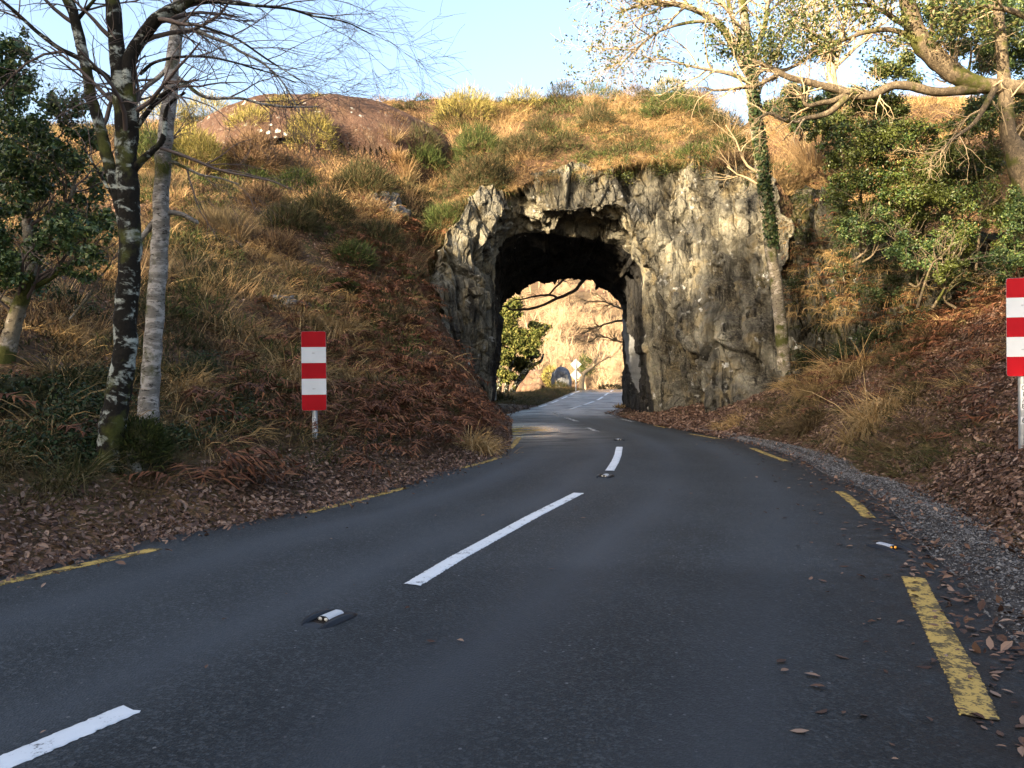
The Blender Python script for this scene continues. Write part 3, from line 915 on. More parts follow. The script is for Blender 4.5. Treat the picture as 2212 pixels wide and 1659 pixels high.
M["holly"] = foliage_mat("holly_leaf", [(.012, .028, .010), (.024, .050, .014), (.045, .082, .020), (.12, .145, .030), (.036, .062, .016), (.16, .085, .034)], .42, .15, .35, (.070, .085, .018), 1.1)
M["olive_leaf"] = foliage_mat("olive_leaf", [(.020, .036, .010), (.042, .064, .015), (.080, .098, .024), (.16, .15, .042)], .5, .2, .4)
M["gorse"] = foliage_mat("gorse_shoots", [(.10, .095, .025), (.21, .18, .05), (.34, .27, .09), (.14, .14, .035)], .7, .1)
M["heather"] = foliage_mat("heather_shoots", [(.020, .024, .010), (.038, .042, .017), (.060, .055, .024), (.095, .065, .035)], .75, .1)
M["green_gorse"] = foliage_mat("green_gorse_shoots", [(.020, .034, .010), (.036, .055, .014), (.060, .080, .022), (.10, .105, .035)], .65, .1)
M["brown_heath"] = foliage_mat("brown_heath_shoots", [(.075, .042, .024), (.12, .075, .042), (.18, .12, .065), (.05, .034, .02)], .8, .1)
M["straw"] = foliage_mat("straw_grass", [(.19, .12, .056), (.34, .23, .105), (.50, .36, .18), (.40, .24, .10), (.25, .18, .075)], .7, .2, .1, (.24, .165, .075), .6)
M["orange_grass"] = foliage_mat("orange_grass", [(.24, .145, .070), (.37, .235, .115), (.46, .32, .17), (.31, .19, .088)], .7, .2, .1, (.25, .19, .10), .8)
M["green_grass"] = foliage_mat("green_grass", [(.028, .036, .013), (.048, .052, .018), (.080, .074, .030), (.15, .11, .055)], .65, .2, .1, (.105, .072, .036), .9)
M["bracken"] = foliage_mat("dead_bracken", [(.055, .021, .012), (.095, .037, .019), (.140, .058, .028), (.20, .095, .046)], .8, .15, .2)
M["dead_leaf"] = foliage_mat("dead_leaf", [(.038, .019, .013), (.070, .037, .024), (.105, .058, .038), (.16, .095, .065), (.27, .185, .135)], .7, .1, .3)
M["moss"] = foliage_mat("moss_shoots", [(.012, .018, .005), (.024, .034, .008), (.050, .056, .015)], .9)
M["ivy_leaf"] = foliage_mat("ivy_leaf", [(.010, .020, .008), (.018, .034, .011), (.035, .050, .016), (.06, .05, .025)], .5, .08, .15)

def on_land(n, x0, x1, y0, y1, keep):
    """Random land points in a box of plan, thinned by keep(x, y, u, v) in 0..1, and only where the camera could see them."""
    x = rng.uniform(x0, x1, n); y = rng.uniform(y0, y1, n)
    z = H(x, y)
    u = 1106 + 1719 * x / y; v = 812 - 1719 * (z - CAM_H) / y
    k = rng.uniform(0, 1, n) < keep(x, y, u, v)
    k &= (u > -160) & (u < 2380) & (z > .0) & (~on_dome(x, y) | (rng.uniform(0, 1, n) < .03))
    return np.stack([x, y, z], 1)[k]

def patchy(x, y, s, sc=.5, a=-.1, b=.25):
    return sstep(a, b, fbm2(x * sc, y * sc, 3, s))

not_rock = lambda x, y: ~((x > -3.0) & (x < 8.3) & (y < np.interp(x, FACE_X, FACE_Y) + .35) & (y > 21) & ((x - XL(y) > -2.6)) & (x < XR(y) + 3.2))

# ------------------------------------------------------------------ ground cover nobody could count
is_left = lambda x, y: x < XL(y)
DL = lambda x, y: (XL(y) - x) * .92
DR = lambda x, y: (x - XR(y)) * .95
INTOP = lambda x, y: (x > -2.8) & (x < 8.2) & (y > np.interp(x, FACE_X, FACE_Y) + .2)

# brambles and ivy low down on the shaded bank
c = on_land(900, -13, -2.2, 7.5, 14, lambda x, y, u, v: (DL(x, y) > 1.6) * (u < 560) * patchy(x, y, 33, .6, -.05, .2))
V, F = cloud(c + [0, 0, .08], rng.uniform(.14, .38, len(c)), 30000, .026, .5, .6)
tag(mesh("undergrowth", V, F, M["ivy_leaf"]), "dark brambles and ivy on the shaded bank behind the verge", "undergrowth", kind="stuff")
# straw grass over the hill
c = on_land(40000, -26, 9, 5, 35.8, lambda x, y, u, v: ((DL(x, y) > 1.6) | INTOP(x, y)) * not_rock(x, y) * (.10 + .90 * patchy(x, y, 21, .5, -.05, .25)) * np.interp(y, [5, 14, 22, 28], [.30, .34, .45, .62]))
V, F = tussocks(c, 30, .62, .014, .15, .8, .6, (.12, -.22, 0))
tag(mesh("dry_grass", V, F, M["straw"]), "straw coloured dry grass tussocks over the hill beside and above the tunnel", "grass", kind="stuff")
n = 900
x = rng.uniform(-2.3, 8.0, n); y = np.interp(x, FACE_X, FACE_Y) + rng.uniform(.0, .9, n)
k = rng.uniform(0, 1, n) < .25 + .75 * patchy(x, y, 27, 1.1)
c = np.stack([x, y, np.maximum(H(x, y), np.interp(x, FACE_X, RIM_H) - .1)], 1)[k]
V, F = tussocks(c, 30, .42, .013, .14, .95, .4, (0, -.45, 0))
tag(mesh("lip_grass", V, F, M["straw"]), "dry grass hanging over the lip of the tunnel rock", "grass", kind="stuff")
c = on_land(7000, 7.5, 22, 20, 35.8, lambda x, y, u, v: .25 + .7 * patchy(x, y, 28, .5))
V, F = tussocks(c, 26, .6, .014, .15, .7, .7)
tag(mesh("wooded_slope_grass", V, F, M["straw"]), "dry grass under the trees beside the tunnel", "grass", kind="stuff")
x = np.concatenate([rng.normal(6.0, .55, 26), rng.normal(-1.0, .5, 14), rng.normal(1.6, .5, 10), rng.normal(3.6, .8, 10)]); y = np.interp(x, FACE_X, FACE_Y) + rng.uniform(-.15, .3, len(x))
zr_ = np.interp(x, FACE_X, RIM_H)
c = np.stack([x, y, zr_ - np.abs(rng.normal(0, .35, len(x))) + .1], 1)
V, F = cloud(c, rng.uniform(.12, .42, len(c)), 9000, .03, .3, .8)
tag(mesh("lip_scrub", V, F, M["olive_leaf"]), "leafy scrub and ivy spilling over the lip of the tunnel rock", "scrub", kind="stuff")
# orange moor grass, mostly high up
c = on_land(13000, -24, 9, 12, 35.8, lambda x, y, u, v: ((DL(x, y) > 2.5) | INTOP(x, y)) * not_rock(x, y) * patchy(x, y, 44, .6, .02, .3) * np.interp(y, [12, 24, 30], [.25, .5, .8]))
V, F = tussocks(c, 36, .72, .013, .13, .35, 1.1)
tag(mesh("moor_grass", V, F, M["orange_grass"]), "upright orange moor grass on the upper hill", "grass", kind="stuff")
# greener grass on the near verge and the foot of the bank
c = on_land(16000, -16, -.3, 5, 17, lambda x, y, u, v: (DL(x, y) > 1.0) * (DL(x, y) < 4.2) * np.interp(x, [-4, -1], [1, .35]) * (.25 + .75 * patchy(x, y, 61, .8, -.15, .2)))
V, F = tussocks(c, 26, .40, .009, .13, .6, .8)
tag(mesh("verge_grass", V, F, M["green_grass"]), "dull green grass along the shaded verge", "grass", kind="stuff")
c = on_land(9000, 3, 15, 8, 23.5, lambda x, y, u, v: (DR(x, y) > 1.0) * not_rock(x, y) * patchy(x, y, 71, .55, .0, .3) * np.interp(y, [8, 13, 20], [.25, .8, .9]))
V, F = tussocks(c, 34, .40, .010, .13, .7, .55, (-.15, -.2, 0))
tag(mesh("bank_grass", V, F, M["green_grass"]), "tufts of fading grass on the leafy bank", "grass", kind="stuff")
c = on_land(5200, 3.5, 15, 8, 24, lambda x, y, u, v: (DR(x, y) > 1.5) * not_rock(x, y) * patchy(x, y, 81, .5, .05, .3) * .8)
V, F = tussocks(c, 30, .42, .010, .12, .75, .5, (-.15, -.2, 0))
tag(mesh("bank_straw", V, F, M["straw"]), "straw tufts among the dead leaves of the bank", "grass", kind="stuff")
# dead bracken: a thick rusty bed by the marker post, more on the other bank
c = on_land(5200, -9, .2, 7, 27.4, lambda x, y, u, v: (DL(x, y) > .75) * not_rock(x, y) * (1 - sstep(3.2, 5.2, DL(x, y))) * np.interp(u, [300, 480, 620], [.04, .3, 1]) * ~((np.abs(x + 2.75) < .5) & (y > 9.3) & (y < 11.5)))
n = len(c)
V, F = fronds(c + [0, 0, .02], rng.uniform(0, 6.28, n), rng.uniform(.45, .95, n), rng.uniform(.35, .95, n))
tag(mesh("bracken_bed", V, F, M["bracken"]), "dead rusty bracken heaped on the bank behind the marker post", "bracken", kind="stuff")
c = on_land(3600, 4, 16, 8.5, 23, lambda x, y, u, v: (DR(x, y) > 1.6) * not_rock(x, y) * (v > 590) * np.interp(v, [600, 700, 900, 1000], [1, .9, .25, .1]) * np.interp(u, [1700, 1800], [.3, 1]))
n = len(c)
V, F = fronds(c + [0, 0, .02], rng.uniform(0, 6.28, n), rng.uniform(.4, .8, n), rng.uniform(.3, .8, n))
tag(mesh("bank_bracken", V, F, M["bracken"]), "dead bracken below the mossy rocks", "bracken", kind="stuff")

def litter(name, label, n, x0, x1, y0, y1, keep, size, on_road=False):
    x = rng.uniform(x0, x1, n); y = rng.uniform(y0, y1, n)
    k = rng.uniform(0, 1, n) < keep(x, y)
    x, y = x[k], y[k]
    hh = np.maximum(H(x, y), road_h(x, y)) if not on_road else road_h(x, y)
    e = .06
    if on_road:
        nm = np.tile([0, 0, 1.0], (len(x), 1))
    else:
        nm = unit(np.stack([(H(x - e, y) - H(x + e, y)) / (2 * e), (H(x, y - e) - H(x, y + e)) / (2 * e), np.ones(len(x))], 1))
    nm = unit(nm + rng.normal(0, .12 if on_road else .42, (len(x), 3)))
    V, F = leaves(np.stack([x, y, hh + (.008 if on_road else rng.uniform(.01, .06, len(x)))], 1), nm, size * np.clip(np.exp(rng.normal(-.05, .38, len(x))), .35, 1.35 if on_road else 1.7), .5)
    tag(mesh(name, V, F, M["dead_leaf"], smooth=False), label, "fallen leaves", kind="stuff")

litter("verge_leaves", "brown fallen leaves banked along the edge of the road on the marker post side", 170000, -8, 0, 4, 27,
       lambda x, y: (DL(x, y) > -.6) * (1 - sstep(1.0, 1.7, DL(x, y))) * np.interp(y, [4, 12, 27], [1, .8, .5]) * np.maximum(sstep(-.14, .12, DL(x, y)), .07 * sstep(-.6, -.1, DL(x, y))), .025)
litter("slope_leaves", "fallen leaves lodged on the slope", 130000, -20, 1, 8, 33,
       lambda x, y: (DL(x, y) > 1.2) * (.10 + .6 * patchy(x, y, 91, .35, -.1, .2)) * ~on_dome(x, y) * (y < np.interp(x, FACE_X, FACE_Y) - .2), .04)
litter("bank_leaves", "brown oak leaves covering the bank behind the tall marker board", 270000, 2.0, 14, 4, 23,
       lambda x, y: np.maximum(.10, sstep(.60, 1.15, DR(x, y) + .25 * fbm2(x * 1.2, y * 1.2, 3, 5)) ) * (DR(x, y) > .1) * (.95 - .45 * patchy(x, y, 71, .55, .1, .3)) * np.interp(y, [4, 10, 23], [1, 1, .6]), .027)
litter("road_leaves", "scattered leaves on the asphalt beside the yellow line", 16000, .6, 5.6, 2.2, 19,
       lambda x, y: np.exp(-np.abs(DR(x, y) - .22) * 3.0) * (DR(x, y) < .5) * np.where(DR(x, y) < 0, .5, .9) * np.interp(y, [3, 8, 19], [.8, .8, .4]), .028, True)
x = rng.uniform(-2.5, 3.5, 40); y = rng.uniform(2.4, 12, 40)
V, F = leaves(np.stack([x, y, road_h(x, y) + .012], 1), unit(np.stack([rng.normal(0, .2, 40), rng.normal(0, .2, 40), np.ones(40)], 1)), rng.uniform(.012, .028, 40), .5)
tag(mesh("stray_leaves", V, F, M["dead_leaf"], smooth=False), "a few stray dead leaves out on the carriageway", "fallen leaves", kind="stuff")
litter("tunnel_foot_leaves", "fallen leaves and dirt at the foot of the rock by the tunnel", 22000, 3.2, 8, 18, 28.5, lambda x, y: (DR(x, y) > .15) * .9, .045)
x = rng.uniform(-2.2, 6, 5000); y = rng.uniform(26.5, 37, 5000); k = ((XL(y) - x > -.1) & (XL(y) - x < 1.8)) | ((x - XR(y) > -.1) & (x - XR(y) < 1.8)); x, y = x[k], y[k]
V, F = leaves(np.stack([x, y, road_z(y) + .0 + rng.uniform(.0, .06, len(x))], 1), unit(rng.normal(0, .35, (len(x), 3)) + [0, 0, 1]), rng.uniform(.03, .06, len(x)))
tag(mesh("tunnel_leaves", V, F, M["dead_leaf"], smooth=False), "fallen leaves and grit along both sides of the tunnel floor", "fallen leaves", kind="stuff")
# gravel of the lay-by edge
M["gravel"] = foliage_mat("gravel_stone", [(.040, .038, .038), (.075, .072, .072), (.11, .108, .11), (.18, .178, .178)], .8)
m, nt, b = new_mat("gravel_bed"); p = mapping(nt)
f = noise(nt, p, 60, 4, .7); v_ = nd(nt, "ShaderNodeTexVoronoi"); v_.inputs["Scale"].default_value = 40; L(nt, p, v_.inputs["Vector"])
vs = nd(nt, "ShaderNodeSeparateColor"); L(nt, v_.outputs["Color"], vs.inputs[0])
L(nt, mixc(nt, noise(nt, p, 2.2, 4), mixc(nt, vs.outputs[0], (.025, .024, .024), (.085, .084, .086)), mixc(nt, vs.outputs[1], (.018, .014, .011), (.055, .044, .036))), b.inputs["Base Color"])
b.inputs["Roughness"].default_value = .9; bump(nt, b, math_(nt, 'ADD', v_.outputs["Distance"], f), .8, .02)
gy_ = np.arange(1.5, 21, .15); sg = np.linspace(0, 1, 10)
lx_ = XR(gy_) + np.interp(gy_, [0, 8, 20], [.35, .30, .25]) + .12 * fbm2(gy_ * .8, gy_ * 0, 3, 4); w_ = np.interp(gy_, [2, 7, 14, 21], [1.0, .75, .55, .35]) * (1 + .25 * fbm2(gy_ * .6, gy_ * 0 + 3, 3, 6))
X = lx_[:, None] + w_[:, None] * sg[None]; Y = np.repeat(gy_[:, None], 10, 1)
Z = np.maximum(H(X, Y), road_h(X, Y)) + .012 + .02 * np.sin(sg * np.pi)[None] + .008 * fbm2(X * 6, Y * 6, 2, 8); Z[:, [0, -1]] -= .03
tag(mesh("gravel_shoulder", np.stack([X, Y, Z], -1), grid_faces(len(gy_), 10), m), kind="structure")
n = 32000
y = rng.uniform(2, 21, n); q = np.clip(rng.normal(.5, .28, n), 0, 1)
x = np.interp(y, gy_, lx_) + q * np.interp(y, gy_, w_)
zc = np.maximum(H(x, y), road_h(x, y)) + .024 + .02 * np.sin(q * np.pi)
octa = np.array([(1, 0, 0), (-1, 0, 0), (0, 1, 0), (0, -1, 0), (0, 0, .7), (0, 0, -.7)])
of = np.array([(0, 2, 4), (2, 1, 4), (1, 3, 4), (3, 0, 4), (2, 0, 5), (1, 2, 5), (3, 1, 5), (0, 3, 5)])
a = rng.uniform(0, 6.28, n); sz = np.exp(rng.normal(math.log(.0058), .45, n))
O = octa[None] * (1 + .35 * rng.normal(size=(n, 6, 1))) * sz[:, None, None]
O = np.stack([O[..., 0] * np.cos(a)[:, None] - O[..., 1] * np.sin(a)[:, None], O[..., 0] * np.sin(a)[:, None] + O[..., 1] * np.cos(a)[:, None], O[..., 2]], -1)
tag(mesh("gravel", (O + np.stack([x, y, zc], 1)[:, None]).reshape(-1, 3), (of[None] + (np.arange(n) * 6)[:, None, None]).reshape(-1, 3), M["gravel"], smooth=False), "loose grey gravel between the asphalt and the leafy bank", "gravel", kind="stuff")

# ------------------------------------------------------------------ beyond the tunnel
fx = np.concatenate([np.arange(-70, -12, 4.0), np.arange(-12, 26, .6), np.arange(26, 110, 4.0)]); fy_ = np.concatenate([np.arange(26.6, 100, .6), np.arange(100, 330, 5.0)])
X, Y = np.meshgrid(fx, fy_, indexing='ij')
def HF(X, Y):
    dl = (XL(Y) - X) * .9; dr = (X - XR(Y)) * .9
    rz = road_z(Y)
    z = rz - .10 + .16 * sstep(.2, 1.6, dl) - .30 * sstep(1.5, 4, dl) * sstep(36, 44, Y) + .22 * sstep(.3, 1.5, dr) - .03 * np.clip(dr, 0, 20)
    z = np.where(Y > 88, np.maximum(z, -1.6), z)
    hill_ = .30 * np.maximum(0, Y - 92 + 4 * fbm2(X * .03, Y * .03, 3, 12)) - .0001 * np.maximum(0, Y - 92) ** 2
    z = np.where(Y > 85, np.maximum(z, -1.6) + hill_, z)
    onr = (dl < .15) & (dr < .15) & (Y < 95)
    z = z + np.where(onr, 0, .16 * fbm2(X * .7, Y * .7, 3, 33)) + sstep(95, 120, Y) * 1.3 * fbm2(X * .09, Y * .09, 4, 34)
    return np.where(onr, rz - .12, z)
m, nt, b = new_mat("bracken_hillside"); p = mapping(nt)
f = noise(nt, p, .8, 6, .7); g_ = noise(nt, p, .12, 5, .65, .5); h_ = noise(nt, p, 3.0, 5, .7)
c_ = mixc(nt, f, (.075, .048, .027), (.22, .155, .092))
c_ = mixc(nt, maprange(nt, g_, .5, .62, 0, .8), c_, mixc(nt, h_, (.14, .068, .045), (.21, .12, .08)))
c_ = mixc(nt, maprange(nt, h_, .52, .64, 0, .75), c_, (.09, .085, .04))
L(nt, c_, b.inputs["Base Color"]); b.inputs["Roughness"].default_value = .95; bump(nt, b, h_, 1, .5)
Fh = grid_faces(len(fx), len(fy_)); xm = X.ravel()[Fh].mean(1); ym = Y.ravel()[Fh].mean(1)
Fh = Fh[(ym > 38) | ((xm > -2.2) & (xm < 5.6))]
tag(mesh("hills", np.stack([X, Y, HF(X, Y)], -1), Fh, m), kind="structure")

def far_on(u, y):
    x = (u - 1106) / 1719 * y
    return np.array([x, y, float(HF(np.array([x]), np.array([y]))[0])])

# grass and brown litter along the road beyond
n = 2600
y = rng.uniform(38, 84, n); x = XL(y) - np.abs(rng.normal(0, 2.2, n)) - .35
k = rng.uniform(0, 1, n) < .8
cc = np.stack([x, y, HF(x, y)], 1)[k]
V, F = tussocks(cc, 14, .42, .022, .2, .6, .7)
tag(mesh("roadside_grass", V, F, M["green_grass"]), "grass and brown growth along the road beyond the tunnel", "grass", kind="stuff")
n = 500
y = rng.uniform(37, 80, n); x = XR(y) + np.abs(rng.normal(0, 1.2, n)) + .35
V, F = tussocks(np.stack([x, y, HF(x, y)], 1), 14, .4, .02, .2, .6, .7)
tag(mesh("roadside_straw", V, F, M["straw"]), "straw grass at the far side of the road beyond the tunnel", "grass", kind="stuff")

def bare_tree(seed, h=6.0, lv=2, n=11):
    st = random.getstate(); random.seed(seed)
    out = []
    q = [np.zeros(3)]; d = np.array([random.uniform(-.2, .2), random.uniform(-.2, .2), 1.0])
    for j in range(8):
        d = d + rng.normal(0, .13, 3); d /= np.linalg.norm(d); q.append(q[-1] + d * h * .6 / 8)
    q = np.array(q); r_ = np.linspace(.13, .05, 9)
    tr = [(q, r_)]
    grow(out, q, r_, n, h * .48, lv, .30, .35, (.4, 1.0), .35, .012, .55, (6, 5))
    random.setstate(st)
    return tr, out

M["pale_twig"] = plain("pale_twig", (.36, .265, .17), .8, 0, .3, 1)
variants = []
for sd in range(4):
    tr, tw = bare_tree(100 + sd, 6.0, 2, 10)
    variants.append(merge([tube(q, r, 5) for q, r in tr] + [tube(q, r, 3) for q, r in tw]))
parts = []
for i in range(120):
    y = 92 + 75 * random.random() ** 1.1
    u = random.uniform(1040, 1380)
    b0 = far_on(u, y); V0, F0 = variants[i % 4]
    a = random.uniform(0, 6.28); sc = random.uniform(.6, 1.15)
    Rm = np.array([[math.cos(a), -math.sin(a), 0], [math.sin(a), math.cos(a), 0], [0, 0, 1]])
    parts.append((V0 @ Rm.T * sc + b0 - [0, 0, .2], F0))
V, F = merge(parts)
tag(mesh("bare_wood", V, F, M["pale_twig"]), "pale leafless wood covering the sunlit hillside seen through the tunnel", "wood", kind="stuff")

def blob(name, c, size, mat, seed, sub=4, amp=.28, parent=None, freq=1.0, sharp=True, flat_bottom=.35):
    """A rock: a faceted lumpy body sunk a little into the ground."""
    th = np.linspace(0, np.pi, 34); ph = np.linspace(0, 2 * np.pi, 64, endpoint=False)
    T, Ph = np.meshgrid(th, ph, indexing='ij')
    d = np.stack([np.sin(T) * np.cos(Ph), np.sin(T) * np.sin(Ph), np.cos(T)], -1)
    f1, f2, cid, cv = worley(d * 1.6 * freq + seed * 3.1, seed)
    rr = 1 + amp * (cid - .5) * 1.2 + amp * .7 * fbm(d * 2.4 + seed, 4, seed) + amp * .8 * (cv * d).sum(-1)
    V = d * rr[..., None] * np.asarray(size)
    V[..., 2] = np.maximum(V[..., 2], -flat_bottom * size[2])
    V = V + np.asarray(c)
    n_, m_ = T.shape
    i, j = np.meshgrid(np.arange(n_ - 1), np.arange(m_), indexing='ij'); j2 = (j + 1) % m_
    F = np.stack([i * m_ + j, (i + 1) * m_ + j, (i + 1) * m_ + j2, i * m_ + j2], -1).reshape(-1, 4)
    return mesh(name, V, F, mat, parent)

def px_rock(name, u, v, y, wpx, hpx, depth, mat, seed, label, **kw):
    c = P(u, v, y); k = y / 1719
    o = blob(name, c, (wpx * k / 2, depth, hpx * k / 2), mat, seed, **kw)
    return tag(o, label, "rock")

M["pink_rock"] = rock_mat("pink_bank_rock", (.13, .075, .05), (.22, .145, .10), .35, .3, .0, 1, .2)
px_rock("rock_outcrop", 1146, 846, 80, 128, 104, 3.0, M["pink_rock"], 5, "low pinkish rock bank in sun beneath the leaning yew", flat_bottom=.6)
px_rock("boulder", 1213, 824, 65, 44, 66, 1.0, rock_mat("veined_boulder_rock", (.12, .13, .145), (.30, .31, .33), .6, .0, .0, 1.6, .3), 12, amp=.10, label="pointed grey boulder beside the road beyond the tunnel", flat_bottom=.7)

def far_bush(u, v, y, wpx, hpx, mat, n, label, ln=.5, cat="bush", nm="roadside_bush"):
    c = P(u, v, y); k = y / 1719
    V, F = mound(c, wpx * k / 2, wpx * k / 2, hpx * k / 2, n, ln, .06, .1, .6, -2)
    tag(mesh(nm, V, F, mat), label, cat)
far_bush(1190, 815, 78, 36, 50, M["gorse"], 900, "yellow gorse bush tucked between pink rock bank and grey boulder", .4)
far_bush(1208, 843, 64, 44, 32, M["heather"], 700, "dark bush at the foot of the grey boulder", .4)
far_bush(1268, 788, 74, 34, 44, M["olive_leaf"], 700, "small green bush behind the pair of diamond signs", .5)
far_bush(1085, 872, 42, 55, 36, M["heather"], 900, "grey green bush below the back of the narrow road sign", .3)
far_bush(1320, 838, 70, 60, 13, M["heather"], 500, "low dark hedge line along the crest of the road", .3)
far_bush(1340, 889, 35.2, 22, 18, M["straw"], 260, "small tuft at the foot of the tunnel wall where the road comes out", .3, "grass tuft", "grass_tuft")

# leaning yew beyond the tunnel
def tree(name, loc, label, group=None):
    return empty(name, loc, label, "tree", group)
yb = P(1072, 905, 62)
yew = tree("yew_tree", yb, "dark leaning yew with dense green crown beyond the tunnel mouth")
tr = []
for ctrl, w in (([(1075, 905), (1092, 872), (1112, 835), (1128, 808), (1150, 790), (1168, 780), (1174, 765)], (16, 14, 10, 7, 4)),
                ([(1078, 903), (1090, 862), (1098, 815), (1110, 760), (1118, 700)], (13, 11, 8, 5)),
                ([(1070, 900), (1078, 850), (1080, 800), (1076, 740), (1080, 690)], (12, 10, 7, 4)),
                ([(1112, 835), (1140, 800), (1160, 740), (1178, 705)], (9, 7, 4))):
    tr.append(tube(*limb(ctrl, 62, w), 8, .2))
mesh("trunk", *merge(tr), M["dark_bark"], yew)
cl = [(1085, 690, 24), (1112, 672, 22), (1072, 730, 26), (1105, 725, 28), (1135, 745, 22), (1160, 722, 17), (1178, 707, 10), (1092, 770, 26), (1125, 785, 20), (1148, 765, 16), (1070, 800, 24), (1098, 810, 16), (1150, 700, 10), (1068, 690, 22), (1060, 760, 24), (1060, 840, 18)]
V, F = cloud(*ragged([P(u, v, 62 + random.uniform(-1.2, 1.2)) for u, v, r in cl], [r * 1.15 * 62 / 1719 for *_, r in cl], 9, (.35, .7), (.2, 1.0)), 42000, .12, .3, .75)
mesh("crown", V, F, foliage_mat("yew_leaf", [(.035, .05, .012), (.07, .085, .02), (.13, .13, .035), (.17, .16, .05)], .6, .1), yew)

# small bare oak on the verge beyond, and the dead branch that hangs over the far mouth
ob = P(1256, 845, 70)
t_ = tree("bare_tree", ob, "small crooked bare tree by the pair of diamond signs")
lm = [limb([(1256, 846), (1257, 822), (1262, 806), (1280, 792), (1290, 770), (1296, 740)], 70, (14, 12, 8, 5, 3)), limb([(1260, 810), (1248, 800), (1238, 780)], 70, (7, 5, 3)), limb([(1272, 798), (1300, 780), (1325, 768)], 70, (5, 3, 2))]
mesh("trunk", *merge([tube(q, r, 7, .2) for q, r in lm]), M["tan_twig"], t_)
tw = []
for q, r in lm:
    grow(tw, q, r, 12, 2.0, 1, .3, .3, (.4, 1.0), .4, .012, .6, (5,))
twigs_mesh("twig_canopy", tw, M["pale_twig"], t_)
hb = tree("overhanging_branch", P(1262, 604, 37.6), "dark bare branch hanging across the top of the far tunnel mouth")
hb["category"] = "branch"
lm = [limb([(1275, 590), (1252, 612), (1240, 628), (1205, 645), (1165, 662), (1130, 668), (1105, 668), (1092, 662), (1075, 665)], 37.6, (9, 8, 7, 6, 5, 4, 3), wob=.05),
      limb([(1205, 645), (1185, 638), (1150, 642), (1120, 648), (1100, 642)], 37.6, (5, 5, 4, 3, 2), wob=.05), limb([(1185, 638), (1200, 622), (1215, 606), (1230, 590)], 37.6, (4, 4, 5, 5), wob=.04)]
mesh("limb", *merge([tube(q, r, 7, .15) for q, r in lm]), M["twig"], hb)
tw = []
for q, r in lm:
    grow(tw, q, r, 9, .8, 1, .3, 0, (.4, 1.0), .2, .006, .6, (4,))
twigs_mesh("twig_canopy", tw, M["twig"], hb)
hb2 = tree("overhanging_branch", P(1350, 690, 40), "fine grey bare branch reaching in from beside the far tunnel mouth")
hb2["category"] = "branch"
lm = [limb([(1420, 690), (1360, 690), (1315, 700), (1290, 705), (1255, 720)], 40, (7, 6, 4, 3, 2), wob=.08), limb([(1400, 655), (1345, 665), (1300, 650), (1260, 655)], 40, (6, 4, 3, 2), wob=.08), limb([(1400, 740), (1350, 738), (1300, 728), (1270, 738)], 40, (5, 4, 3, 2), wob=.08)]
mesh("limb", *merge([tube(q, r, 6, .15) for q, r in lm]), M["tan_twig"], hb2)
tw = []
for q, r in lm:
    grow(tw, q, r, 16, 1.1, 1, .3, 0, (.4, 1.0), .3, .006, .6, (6,))
twigs_mesh("spray_foliage", tw, M["tan_twig"], hb2)

